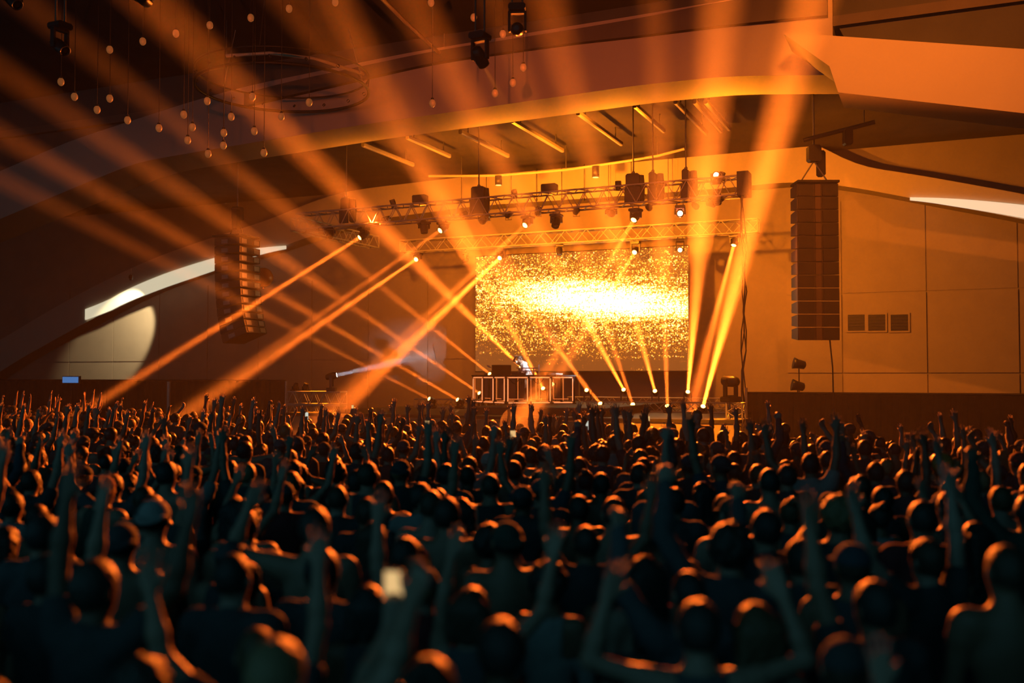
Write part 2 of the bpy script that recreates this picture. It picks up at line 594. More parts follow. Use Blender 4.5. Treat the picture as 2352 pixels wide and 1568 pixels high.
MB().box((-.42, -.06, z - .14), (.42, .04, z + .14)).build('housing', M_BLACK, r)
MB().box((-.39, -.075, z - .11), (.39, -.062, z + .11)).build('screen', M_SCRB, r)
MB().tube([(0, 0, .02), (0, 0, z - .14)], .03, 8).build('pole', M_BLACK, r)
MB().lathe([(.3, 0), (.3, .02), (.05, .04)], 16).build('base_plate', M_BLACK, r)

# ------------------------------------------------------------------ stage
DZ = 1.5
SF = 26.3                                   # stage front
A0 = hall(PB(640, 940, SF))[0]
A1 = hall(PB(1694, 960, SF))[0]
st = thing('stage', W((A0 + A1) / 2, SF, 0), 'wide wooden stage lit amber along its front edge', 'stage')
hw = (A1 - A0) / 2
nd = 8
for i in range(nd):
    x0, x1 = -hw + 2 * hw * i / nd, -hw + 2 * hw * (i + 1) / nd
    for j in range(3):
        MB().box((x0 + .006, j * 3.9, DZ - .09), (x1 - .006, j * 3.9 + 3.885, DZ)).build('deck_panel', M_DECK, st)
    MB().box((x0 + .006, .05, 0), (x1 - .006, .09, DZ - .10)).build('front_board', M_SKIRT, st)
MB().box((-hw, -.02, DZ - .075), (hw, 0.0, DZ + .012)).build('edge_nosing', M_RISER, st)
for i in range(nd + 1):
    x = -hw + 2 * hw * i / nd
    for y in (.5, 6, 11.4):
        MB().tube([(max(-hw + .1, min(hw - .1, x)), y, 0), (max(-hw + .1, min(hw - .1, x)), y, DZ - .09)], .03, 6).build('leg', M_STEEL, st)

# riser under the booth
a0 = hall(PB(1085, 930, 27.6))[0]
a1 = hall(PB(1395, 940, 27.6))[0]
RZ = 1.74
rs = thing('booth_riser', W((a0 + a1) / 2, 27.6, DZ), 'low black riser carrying the glowing booth', 'riser')
rw = (a1 - a0) / 2
MB().box((-rw, 0, RZ - DZ - .04), (rw, 8.2, RZ - DZ)).build('top_board', M_RISER, rs)
MB().box((-rw + .03, .03, 0), (rw - .03, .07, RZ - DZ - .04)).build('front_panel', M_RISER, rs)
for s in (-1, 1):
    MB().box((s * (rw - .05) - .02, .07, 0), (s * (rw - .05) + .02, 8.15, RZ - DZ - .04)).build('side_panel', M_RISER, rs)
MB().box((-rw, -.012, RZ - DZ - .035), (rw, 0, RZ - DZ - .005)).build('edge_strip', M_DECK, rs)

# ------------------------------------------------------------------ LED screen
SCB = 37.4
sl0, sl1 = hall(PB(1092, 850, SCB)), hall(PB(1581, 851, SCB))
zt = hall(PB(1581, 564, SCB))[2]
zb = min(sl0[2], sl1[2])
SW, SH = sl1[0] - sl0[0], zt - zb


def screen_material():
    m = bpy.data.materials.new('led_screen_glitter')
    m.use_nodes = True
    nt = m.node_tree
    N, L = nt.nodes, nt.links
    p = N['Principled BSDF']
    p.inputs['Base Color'].default_value = (0.02, 0.02, 0.02, 1)
    p.inputs['Roughness'].default_value = 0.5
    tc = N.new('ShaderNodeTexCoord')
    sep = N.new('ShaderNodeSeparateXYZ')
    L.new(tc.outputs['Object'], sep.inputs[0])

    def math_(op, a, b=None, c=None, clamp=False):
        n = N.new('ShaderNodeMath')
        n.operation = op
        n.use_clamp = clamp
        for i, x in enumerate((a, b, c)):
            if x is None:
                continue
            if isinstance(x, (int, float)):
                n.inputs[i].default_value = x
            else:
                L.new(x, n.inputs[i])
        return n.outputs[0]
    u = math_('DIVIDE', sep.outputs['X'], SW)          # -0.5 .. 0.5
    w = math_('DIVIDE', sep.outputs['Z'], SH)          # 0 .. 1

    def blob(cx, cz, rx, rz, slope):
        du = math_('SUBTRACT', u, cx)
        dz = math_('SUBTRACT', math_('ADD', w, math_('MULTIPLY', du, slope)), cz)
        e = math_('ADD', math_('POWER', math_('ABSOLUTE', math_('DIVIDE', du, rx)), 2), math_('POWER', math_('ABSOLUTE', math_('DIVIDE', dz, rz)), 2))
        return math_('POWER', 2.718, math_('MULTIPLY', e, -1.0))
    # long streaks
    mp = N.new('ShaderNodeMapping')
    mp.inputs['Scale'].default_value = (0.42, 1, 3.2)
    L.new(tc.outputs['Object'], mp.inputs['Vector'])
    st_ = N.new('ShaderNodeTexNoise')
    st_.inputs['Scale'].default_value = 1.6
    st_.inputs['Detail'].default_value = 6
    st_.inputs['Roughness'].default_value = 0.62
    st_.inputs['Distortion'].default_value = 0.5
    L.new(mp.outputs[0], st_.inputs['Vector'])
    streak = math_('MULTIPLY', math_('SUBTRACT', st_.outputs['Fac'], 0.5), 1.3)
    core = blob(0.06, 0.62, 0.42, 0.135, 0.17)
    tail = blob(0.22, 0.52, 0.34, 0.12, 0.10)
    base = blob(0.0, 0.58, 1.3, 0.52, 0.08)
    low = blob(0.22, 0.24, 0.36, 0.10, 0.0)
    dens = math_('ADD', math_('ADD', math_('MULTIPLY', core, 0.80), math_('MULTIPLY', tail, 0.42)), math_('ADD', math_('MULTIPLY', base, 0.58), math_('MULTIPLY', low, 0.15)))
    dens = math_('ADD', dens, streak)
    fall = N.new('ShaderNodeMapRange')                  # few sparks near the bottom
    fall.inputs['From Min'].default_value = 0.02
    fall.inputs['From Max'].default_value = 0.30
    fall.inputs['To Min'].default_value = -0.26
    fall.inputs['To Max'].default_value = 0.0
    L.new(w, fall.inputs['Value'])
    dens = math_('ADD', dens, fall.outputs['Result'])
    # sparks of two sizes
    total = None
    for s, k in ((17.0, 1.0), (31.0, 0.75)):
        vo = N.new('ShaderNodeTexVoronoi')
        vo.inputs['Scale'].default_value = s
        L.new(tc.outputs['Object'], vo.inputs['Vector'])
        sc3 = N.new('ShaderNodeSeparateColor')
        L.new(vo.outputs['Color'], sc3.inputs[0])
        on = math_('SUBTRACT', dens, math_('MULTIPLY', sc3.outputs[0], 1.0))
        on = math_('MULTIPLY', math_('ADD', on, 0.06), 5.5, None, True)
        core_ = math_('SUBTRACT', 1.0, math_('MULTIPLY', vo.outputs['Distance'], 1.25), None, True)
        vv = math_('MULTIPLY', math_('MULTIPLY', on, core_), k)
        total = vv if total is None else math_('ADD', total, vv)
    total = math_('ADD', total, math_('MULTIPLY', math_('MAXIMUM', math_('SUBTRACT', dens, 0.62), 0.0), 0.75))
    rp = N.new('ShaderNodeValToRGB')
    cr = rp.color_ramp
    cr.elements[0].position, cr.elements[0].color = 0.0, (0.10, 0.029, 0.005, 1)
    cr.elements[1].position, cr.elements[1].color = 1.0, (1.0, 0.94, 0.86, 1)
    for pos, c in ((0.22, (0.22, 0.055, 0.006, 1)), (0.45, (0.95, 0.36, 0.02, 1)), (0.68, (1.0, 0.68, 0.16, 1)), (0.85, (1.0, 0.86, 0.5, 1))):
        e = cr.elements.new(pos)
        e.color = c
    L.new(math_('MULTIPLY', total, 0.74), rp.inputs[0])
    L.new(rp.outputs[0], p.inputs['Emission Color'])
    p.inputs['Emission Strength'].default_value = 2.2
    m.cycles.emission_sampling = 'NONE'
    return m


led = thing('led_screen', W((sl0[0] + sl1[0]) / 2, SCB, zb), 'big video screen showing a glittering gold cloud behind the booth', 'screen')
MB().box((-SW / 2, 0, 0), (SW / 2, .05, SH)).build('display', screen_material(), led)
MB().box((-SW / 2 - .04, .055, -.04), (SW / 2 + .04, .16, SH + .04)).build('cabinet_frame', M_BLACK, led)
for s in (-1, 0, 1):
    MB().tube([(s * SW * .4, .25, DZ - zb), (s * SW * .4, .25, SH)], .04, 8).build('rear_support', M_STEEL, led)


# ------------------------------------------------------------------ trusses
def truss(name, p, q, size, bay, label, cat='truss', r=0.028, rb=0.014, parent_z=True):
    p, q = Vector(p), Vector(q)
    t = thing(name, p, label, cat, None, 0)
    d = q - p
    L = d.length
    x = d.normalized()
    up = Vector((0, 0, 1)) if abs(x.z) < .9 else Vector((CT, -ST, 0))
    s = x.cross(up).normalized() * (size / 2)
    u_ = x.cross(s).normalized() * (size / 2)
    corners = [s + u_, s - u_, -s - u_, -s + u_]
    for c in corners:
        rod('chord', t, c, c + d, r)
    n = max(1, round(L / bay))
    for k in range(4):
        c0, c1 = corners[k], corners[(k + 1) % 4]
        for i in range(n):
            g0, g1 = d * (i / n), d * ((i + 1) / n)
            gm = d * ((i + .5) / n)
            rod('brace', t, c0 + g0, c1 + gm, rb)
            rod('brace', t, c1 + gm, c0 + g1, rb)
    for i in (0, n):
        g = d * (i / n)
        for k in range(4):
            rod('end_strut', t, corners[k] + g, corners[(k + 1) % 4] + g, rb)
    return t


T1B = 29.0
tp, tq = PB(690, 508, T1B), PB(1702, 440, T1B)
zt1 = (tp.z + tq.z) / 2
t1a, t1b = hall(tp)[0], hall(tq)[0]
truss('lighting_truss', W(t1a, T1B, zt1), W(t1b, T1B, zt1 + .1), 0.55, 0.62, 'long front lighting truss hung with moving heads above the booth')
T2B = 36.3
tp2, tq2 = PB(925, 565, T2B), PB(1742, 521, T2B)
zt2 = (tp2.z + tq2.z) / 2
t2a, t2b = hall(tp2)[0], hall(tq2)[0]
truss('lighting_truss', W(t2a, T2B, zt2), W(t2b, T2B, zt2), 0.48, 0.85, 'rear lighting truss running just above the video screen')
# side run of the front truss towards the side-on speaker
truss('lighting_truss', W(t1a - .35, T1B + .2, zt1), W(t1a - .35, T1B + 5.5, zt1), 0.45, 0.8, 'short upstage truss at the far end of the front truss')

# two low trusses lying stacked at the far stage corner
p0, p1 = PB(669, 915, 27.3), PB(789, 912, 27.3)
a0, a1 = hall(p0)[0], hall(p1)[0]
z_ = (p0.z + p1.z) / 2
truss('ground_truss', W(a0, 27.3, z_), W(a1, 27.3, z_), 0.40, 0.45, 'upper amber-lit truss stacked at the far stage corner')
truss('ground_truss', W(a0, 27.3, z_ - .44), W(a1, 27.3, z_ - .44), 0.40, 0.45, 'lower amber-lit truss stacked at the far stage corner')
# tower at the near stage corner
p0 = PB(1690, 925, 27.2)
a0 = hall(p0)[0]
truss('truss_tower', W(a0, 27.2, 0.02), W(a0, 27.2, p0.z), 0.42, 0.5, 'upright truss tower at the near stage corner')
# low floor trusses behind the booth carrying beam lights
FR, BR = 31.0, 34.8
p0, p1 = PB(1335, 927, FR), PB(1668, 932, FR)
truss('floor_truss', W(hall(p0)[0], FR + .35, 1.68), W(hall(p1)[0], FR + .35, 1.68), 0.30, 0.7, 'front low truss lying on the stage right of the booth', r=.022)
p0, p1 = PB(1300, 897, BR), PB(1690, 900, BR)
truss('floor_truss', W(hall(p0)[0], BR + .35, 1.71), W(hall(p1)[0], BR + .35, 1.71), 0.36, 0.7, 'rear low truss lying on the stage below the screen', r=.022)
p0, p1 = PB(945, 918, FR + 1), PB(1090, 918, FR + 1)
truss('floor_truss', W(hall(p0)[0], FR + 1.35, 1.68), W(hall(p1)[0], FR + 1.35, 1.68), 0.30, 0.7, 'low truss lying on the stage left of the booth', r=.022)


# ------------------------------------------------------------------ moving heads and beams
def moving_head(p, d, hold_z, label, group, lens=M_LENS, size=1.0, power=0.0, color=ORANGE, angle=3.0, blend=0.5):
    """p: where the lens stands, d: where it points, hold_z: height of what carries it (truss chord above or deck below)"""
    p, d = Vector(p), Vector(d).normalized()
    c = p - d * (0.20 * size)
    hung = hold_z > c.z
    sgn = 1 if hung else -1
    gap = abs(hold_z - c.z)
    bt = min(0.13 * size, gap * .35)
    base_far = hold_z - sgn * (0.03 if hung else 0)          # face of the base that touches the carrier
    arm = max(0.06, min(abs(base_far - c.z) - bt, 0.34 * size if hung else 9.0))
    bz1 = c.z + sgn * arm                                    # near face of the base
    t = thing('moving_head', (c.x, c.y, bz1 + sgn * bt), label, 'stage light', group, 0)
    side = Vector((0, 0, 1)).cross(d)
    side = side.normalized() if side.length > .05 else Vector((1, 0, 0))
    fwd = side.cross(Vector((0, 0, 1)))
    R = Matrix((side, fwd, Vector((0, 0, 1)))).transposed().to_4x4()
    o = t.location
    T = lambda v: Vector(v) - o
    w = 0.17 * size
    zl, zh = sorted((bz1, bz1 + sgn * bt))
    MB().cbox((0, 0, 0), (w * 2, w * 1.9, zh - zl), Matrix.Translation(T((c.x, c.y, (zl + zh) / 2))) @ R, min(.03, (zh - zl) * .3)).build('base', M_DARK, t)
    yk = MB()
    for s in (-1, 1):
        m4 = Matrix.Translation(T((c.x, c.y, c.z))) @ R
        z0, z1 = sorted((-sgn * 0.05 * size, sgn * (arm + .01)))
        yk.cbox((s * w * .93, 0, (z0 + z1) / 2), (0.045 * size, 0.10 * size, z1 - z0), m4, .008)
    zb0 = sgn * (arm - .02)
    yk.cbox((0, 0, zb0), (w * 1.9, 0.10 * size, .03), Matrix.Translation(T((c.x, c.y, c.z))) @ R, .006)
    yk.build('yoke', M_DARK, t)
    q = d.to_track_quat('Z', 'Y').to_matrix().to_4x4()
    m4 = Matrix.Translation(T(c)) @ q
    h = MB()
    h.lathe([(0.05 * size, -0.22 * size), (0.10 * size, -0.20 * size), (0.125 * size, -0.08 * size), (0.13 * size, 0.06 * size), (0.115 * size, 0.17 * size), (0.115 * size, 0.20 * size), (0.098 * size, 0.20 * size), (0.095 * size, 0.17 * size)], 18, m4, True)
    hd = h.build('head', M_DARK, t)
    MB().lathe([(0.092 * size, 0.172 * size), (0.08 * size, 0.188 * size), (0.04 * size, 0.196 * size)], 18, m4).build('lens', lens, hd)
    if hung:
        cl = MB()
        for s in (-1, 1):
            b0 = T((c.x, c.y, bz1 + bt))
            cl.tube([b0 + side * (s * w * .6), b0 + side * (s * w * .6) + Vector((0, 0, hold_z - bz1 - bt + .04))], .018, 6)
        cl.build('clamp', M_STEEL, t)
    if power:
        if angle < 12:
            beam_light('beam_lamp', t, T(p + d * 0.03), d, power, color, angle, 0.13 * size)
        else:
            spot('beam_lamp', t, T(p + d * 0.03), d, power, color, angle, blend, 0.03)
    return t


M_SHAFT = haze_material('beam_haze', SHAFT)


def haze_shaft(p, d, angle, r0, label, longest=60.0):
    """the smoke that a beam lamp lights: a cone of thin scattering haze from the lens to the nearest wall, floor or ceiling"""
    p, d = Vector(p), Vector(d).normalized()
    a, b, z = hall(p)
    da, db, dz = hall(d)
    ends = [longest]
    for x, dx, lo, hi in ((a, da, -49.5, 7.4), (b, db, -3.0, 38.2), (z, dz, 0.05, 12.5)):
        if dx > 1e-6:
            ends.append((hi - x) / dx)
        elif dx < -1e-6:
            ends.append((lo - x) / dx)
    L = min(e for e in ends if e > 0)
    r1 = r0 + L * math.tan(math.radians(angle) / 2) * .99
    m4 = Matrix.Translation(p) @ d.to_track_quat('Z', 'Y').to_matrix().to_4x4()
    o = MB().lathe([(r0, 0), (r1, L)], 20, m4).build('haze_shaft', M_SHAFT)
    return tag(o, label, 'haze', 'lit haze shafts of the beam lamps', 'stuff')


TB1, TB2 = zt1 - .275, zt2 - .24
B1 = 'beam lights on the front truss'
B2 = 'beam lights on the rear truss'
B3 = 'beam lights on the stage floor'
D1 = 'unlit moving heads on the front truss'
# (lens px, py), plane b, carrier z, (target px, py, Y), label, power factor, cone
BEAMS = [
    # truss lamps throwing down over the crowd
    (825, 546, T1B, TB1, (200, 940, 28.5), 'front-truss moving head beside the far truss end, shining down onto the crowd', B1, 4.6, 1.7, M_LENS),
    (1010, 530, T1B, TB1, (731, 726, 29), 'front-truss moving head left of the wide hoist, with a soft fading beam', B1, 1.2, 1.8, M_LENS),
    (1205, 518, T1B, TB1, (906, 793, 27), 'front-truss moving head straight above the booth', B1, 1.2, 1.8, M_LENS),
    (1455, 506, T1B, TB1, (1372, 650, 28.3), 'front-truss moving head with a pale beam in front of the screen top', B1, 1.8, 2.4, M_LENS),
    (955, 596, T2B, TB2, (470, 925, 28), 'rear-truss moving head left of the screen, shining onto the crowd', B2, 3.8, 1.5, M_LENS),
    (1147, 593, T2B, TB2, (790, 932, 29), 'rear-truss moving head over the upper corner of the screen', B2, 3.4, 2.6, M_LENS),
    (1457, 580, T2B, TB2, (1395, 680, 34), 'rear-truss moving head with a short pale beam on the screen', B2, 1.2, 2.4, M_LENS),
    (1685, 564, T2B, TB2, (1612, 850, 33.8), 'rear-truss moving head near the cable column, pointing at the stage floor', B2, 1.6, 4.2, M_LENS),
    # floor lamps throwing up over the crowd
    (985, 915, FR + 1, DZ, (100, 462, 27), 'floor moving head farthest left of the booth', B3, .6, 2.0, M_LENS),
    (1050, 917, FR + 1, DZ, (60, 342, 25), 'floor moving head next but one left of the booth', B3, 1.15, 2.1, M_LENS),
    (1100, 902, BR, DZ, (100, 226, 25), 'floor moving head half hidden by the booth end', B3, 1.05, 2.2, M_LENS),
    (1124, 858, BR, DZ, (230, 140, 24), 'floor moving head hidden behind the booth table', B3, .85, 2.3, M_LENS),
    (1196, 842, BR, DZ, (500, 152, 21.5), 'floor moving head behind the disc jockey', B3, 2.1, 2.7, M_LENS),
    (1247, 891, BR, DZ, (762, 0, 21), 'floor moving head seen through the booth frame', B3, 1.3, 2.9, M_LENS),
    (1268, 882, BR, DZ, (1122, 1058, 12.6), 'floor moving head inside the booth frame shining straight into the crowd', B3, 1.6, 1.5, M_LENS),
    (1347, 895, BR, DZ, (1180, 640, 28), 'rear-row floor moving head nearest the booth', B3, .35, 2.2, M_LENS),
    (1378, 926, FR, DZ, (1000, 440, 24), 'front-row floor moving head nearest the booth', B3, .9, 2.4, M_LENS),
    (1432, 894, BR, DZ, (947, 0, 20), 'second rear-row floor moving head from the booth', B3, 1.5, 3.0, M_LENS),
    (1453, 928, FR, DZ, (1290, 450, 24), 'second front-row floor moving head from the booth', B3, .7, 2.4, M_LENS),
    (1504, 897, BR, DZ, (1256, 0, 20), 'third rear-row floor moving head from the booth', B3, 1.2, 3.0, M_LENS),
    (1533, 931, FR, DZ, (1521, 560, 26), 'third front-row floor moving head from the booth', B3, .7, 3.0, M_LENS),
    (1580, 899, BR, DZ, (1655, 0, 20), 'rear-row floor moving head nearest the truss tower', B3, 2.6, 3.3, M_LENS),
    (1615, 932, FR, DZ, (1862, 0, 18.5), 'front-row floor moving head nearest the truss tower', B3, 3.2, 3.6, M_LENS),
]
for (px, py, b, hz, (tx, ty, tY), label, grp, k, ang, lm) in BEAMS:
    p = PB(px, py, b)
    moving_head(p, PY(tx, ty, tY) - p, hz, label, grp, lm, 1.0 if hz > 4 else .8, BEAM_W * k * (ang / 2) ** 2, ORANGE, ang * 1.2, 0.55)
    sz = 1.0 if hz > 4 else .8
    dd = (PY(tx, ty, tY) - p).normalized()
    haze_shaft(p + dd * .035, dd, ang * 1.2, .065 * sz, 'orange haze shaft lit by the ' + label.split(',')[0], 19.0 if px == 1268 else 60.0)

# red glowing pair and the unlit heads, two of them with added light
for (px, py, b, hz, label, g) in ((1562, 490, T1B, TB1, 'front-truss moving head glowing red toward the crowd', B1), (1562, 574, T2B, TB2, 'rear-truss moving head glowing red at the screen corner', B2), (1645, 402, T1B, None, 'red glowing moving head standing on top of the front truss', B1)):
    p = PB(px, py, b)
    d = Vector((0, 0, CZ)) - p
    moving_head(p, d, hz if hz else zt1 + .275, label, g, M_LENSR, .9, 900, (1, .12, .05), 40, 1.0)
for (px, py, d, label) in ((757, 545, (-.3, -.4, -.9), 'front-truss moving head at the far truss end with an added amber light'), (975, 535, (.1, -.2, -1), 'unlit front-truss moving head beside the soft fading beam'),
                           (1275, 520, (-.2, -.5, -.8), 'large unlit front-truss moving head right of the booth'), (1405, 490, (0, -1, -.25), 'unlit round-faced front-truss head pointing at the crowd'),
                           (1108, 508, (-.2, -.7, -.5), 'unlit front-truss moving head under the wide hoist'), (1648, 468, (.3, -.3, -.9), 'front-truss moving head near the cable column with an added amber light')):
    q = {757: PB(728, 915, 27.3), 1648: PB(1690, 945, 27.2)}.get(px)  # amber light added in two heads to brighten stacked trusses and tower
    p = PB(px, py, T1B)
    if q is not None:
        d = q - p
    moving_head(p, Vector(d), TB1, label, D1, M_LENSD, 1.05, 0 if q is None else 9000, AMBER, 16, .8)
moving_head(PB(1285, 585, T2B), Vector((0, -.3, -1)), TB2, 'unlit rear-truss moving head above the screen middle', 'unlit moving heads on the rear truss', M_LENSD, .95)
moving_head(PB(1062, 601, T2B), Vector((-1, .1, -.35)), TB2, 'small rear-truss head with a faint fan of light left of the screen', B2, M_LENS, .7, 5000, AMBER, 16, .8)


# wash lamps on the front truss: they light the crowd, the wall and the bulkhead
def par_can(p, d, hold_z, label, power, angle, color=ORANGE, group='par cans on the front truss', blend=1.0, lens=M_LENSD):
    p, d = Vector(p), Vector(d).normalized()
    t = thing('par_can', (p.x, p.y, hold_z), label, 'stage light', group, 0)
    c = p - d * .12
    o = t.location
    q = d.to_track_quat('Z', 'Y').to_matrix().to_4x4()
    m4 = Matrix.Translation(c - o) @ q
    bd = MB().lathe([(.05, -.16), (.085, -.14), (.095, 0), (.095, .12), (.082, .12), (.08, .09)], 14, m4).build('housing', M_DARK, t)
    MB().lathe([(.079, .092), (.05, .1)], 14, m4).build('lens', lens, bd)
    side = Vector((0, 0, 1)).cross(d)
    side = side.normalized() if side.length > .05 else Vector((1, 0, 0))
    up = Vector((0, 0, 1 if hold_z > c.z else -1))
    mid = c + up * .17
    MB().tube([c + side * .105 - o, mid + side * .105 - o, mid - side * .105 - o, c - side * .105 - o], .010, 6).build('bracket', M_STEEL, t)
    MB().tube([mid - o, Vector((mid.x, mid.y, hold_z)) - o], .014, 6).build('clamp', M_STEEL, t)
    if power:
        spot('wash_lamp', t, p + d * .03 - o, d, power, color, angle, blend, .12)
    return t


for px, py, d, label, k in ((880, 505, (-.55, -1, -.42), 'small par can between the two far beam heads', .8), (1165, 495, (.0, -1, -.45), 'small par can right of the wide hoist', 1.0), (1492, 478, (.55, -1, -.45), 'small par can right of the pale-beam head', 1.0)):
    par_can(PB(px, py, T1B), W(*d), TB1, label, CROWD_W * k, 85)
for px, py, d, label in ((1060, 495, (-.2, -1, -.5), 'small unlit par can left of the wide hoist'), (1322, 487, (.1, -1, -.5), 'small unlit par can left of the round-faced head'), (1600, 475, (.6, -1, -.5), 'small unlit par can between red head and cable column')):
    par_can(PB(px, py, T1B), W(*d), TB1, label, 0, 85)
for px, py, d, label, k, ang in ((1120, 497, (-.35, 1, -.12), 'small par can aimed upstage left of the booth', 1.7, 130), (1640, 470, (.75, 1, -.18), 'small par can aimed at the wall past the tower', .85, 125)):
    par_can(PB(px, py, T1B + .2), W(*d), TB1, label, WALL_W * k, ang, AMBER)


# flood lamps standing on the front truss, lighting fascia and bulkhead
def flood(px, py, d, label, power, ang=140):
    p = PB(px, py, T1B)
    z0 = zt1 + .29
    t = thing('flood_lamp', (p.x, p.y, z0), label, 'stage light', 'flood lamps on top of the front truss')
    c = Vector((0, 0, max(.2, p.z - z0)))
    MB().cbox(c, (.50, .22, .26), None, .03).build('housing', M_DARK, t)
    MB().box((c.x - .21, .112, c.z - .09), (c.x + .21, .122, c.z + .09)).build('lens', M_LENSD, t)
    for s in (-1, 1):
        MB().tube([(s * .27, 0, c.z), (s * .27, 0, .0)], .014, 6).build('bracket', M_STEEL, t)
    if power:
        spot('wash_lamp', t, c + Vector((0, .15, .02)), Vector(d), power, AMBER, ang, 1.0, .15)


flood(965, 457, (-.1, 1, .10), 'dark flood lamp on the front truss above the soft beam', WALL_W * .8)
flood(1262, 432, (.1, 1, .10), 'dark flood lamp on the front truss above the screen middle', WALL_W * 1.6)
for px, d, label, k in ((1180, (0, -.35, 1), 'upward par can on the front truss over the booth', .9), (1420, (.1, -.35, 1), 'upward par can on the front truss before the second hoist', 1.1), (1660, (.5, -.5, 1), 'upward par can on the near end of the front truss', 1.2), (900, (-.2, -.35, 1), 'upward par can on the far end of the front truss', .5)):
    p = PB(px, 450, T1B)
    par_can((p.x, p.y, zt1 + .55), W(*d), zt1 + .26, label, UP_W * k, 130, AMBER, 'upward par cans on the front truss')

# fixtures at the far stage corner
for px, py, label in ((681, 880, 'small moving head on the stacked trusses beside the bright post'), (704, 880, 'second small moving head on the stacked trusses')):
    moving_head(PB(px, py, 27.3), Vector((.3, -.2, .9)), z_ + .22, label, 'heads on the stacked trusses', M_LENSD, .7)
p = PB(774, 861, 27.3)
moving_head(p, PY(880, 838, p.y) - p, z_ + .22, 'white follow light on the stacked trusses aimed across the stage', 'heads on the stacked trusses', M_LENSW, .9, 11, (.85, .92, 1), 9.0, .7)
dw = (PY(880, 838, p.y) - p).normalized()
haze_shaft(p + dw * .035, dw, 9.0, .058, 'white haze shaft of the follow light on the stacked trusses', 3.2)
p = PB(1664, 874, 27.2)
moving_head(p, PY(1600, 868, p.y + 1) - p, PB(1690, 925, 27.2).z + .02, 'follow light on the upright truss tower aimed across the stage', 'heads on the stacked trusses', M_LENSW, 1.2, 4, (.9, .93, 1), 9, .7)
# two fixtures standing on the drape line at the wall
for px, py, label in ((1835, 836, 'dark lamp on a stand under the front-facing speaker, upper'), (1832, 886, 'dark lamp on a stand under the front-facing speaker, lower')):
    p = PB(px, py, 33.0 if py < 860 else 32.2)
    t = thing('stand_lamp', (p.x, p.y, 0), label, 'stage light', 'dark lamps on stands by the end wall')
    MB().tube([(0, 0, .03), (0, 0, p.z - .1)], .02, 8).build('stand_pole', M_BLACK, t)
    for k in range(3):
        g = 2 * math.pi * k / 3
        MB().tube([(0, 0, .5), (.4 * math.cos(g), .4 * math.sin(g), .01)], .014, 6).build('stand_leg', M_BLACK, t)
    m4 = Matrix.Translation((0, 0, p.z)) @ Vector((-.9, -.3, .2)).to_track_quat('Z', 'Y').to_matrix().to_4x4()
    hd = MB().lathe([(.06, -.22), (.13, -.18), (.15, .05), (.19, .18), (.17, .18)], 14, m4).build('head', M_DARK, t)
    MB().lathe([(.165, .15), (.1, .17)], 14, m4).build('lens', M_LENSD, hd)


# ------------------------------------------------------------------ hoists, drop wires, cable column, pendants
def hoist(px, b, ztop, label, w=.34, bag=True, z=None):
    p = PB(px, 470, b)
    z0 = (zt1 + .29) if z is None else z
    t = thing('chain_hoist', (p.x, p.y, z0), label, 'hoist', 'chain hoists on the front truss')
    MB().cbox((0, 0, .22), (w, .26, .44), None, .05).build('motor_body', M_BLACK, t)
    MB().box((-w / 2 - .03, -.16, -.45), (w / 2 + .03, -.13, .02)).build('control_box', M_DARK, t)
    MB().tube([(0, 0, .44), (0, 0, ztop - z0)], .022, 6).build('chain', M_STEEL, t)
    MB().lathe([(.03, -.02), (.05, .0), (.05, .04), (.03, .06)], 10, Matrix.Translation((0, 0, .46))).build('hook', M_STEEL, t)
    if bag:
        MB().lathe([(.06, -.75), (.12, -.7), (.13, -.3), (.10, 0.05)], 12, Matrix.Translation((.2, .1, .35))).build('chain_bag', M_DRAPE, t)


hoist(795, T1B, 11.2, 'chain hoist at the far end of the front truss', .3)
hoist(1100, T1B, 11.2, 'wide chain hoist over the left part of the booth', .45)
hoist(1455, T1B, 11.2, 'chain hoist above the pale-beam moving head', .42)
hoist(1500, T1B, 11.2, 'thick chain hoist right of the pale-beam moving head', .2)
hoist(1576, T1B, 11.2, 'chain hoist before the red glowing heads', .2)
for i, px in enumerate((1060, 1117, 1174, 1233, 1290, 1342, 1398, 1450, 1535)):
    p = PB(px, 430, 37.9)
    t = thing('drop_wire', (p.x, p.y, 11.25), f'thin dark drop wire before the amber fascia, number {["one","two","three","four","five","six","seven","eight","nine"][i]} from the wide hoist', 'wire', 'drop wires before the fascia')
    zb_ = PB(px, 455, 37.9).z
    MB().tube([(0, 0, 0), (0, 0, zb_ - 11.25)], .014, 6).build('wire', M_BLACK, t)
    MB().lathe([(.03, -.12), (.035, -.02), (.02, 0)], 8, Matrix.Translation((0, 0, zb_ - 11.25))).build('end_weight', M_BLACK, t)
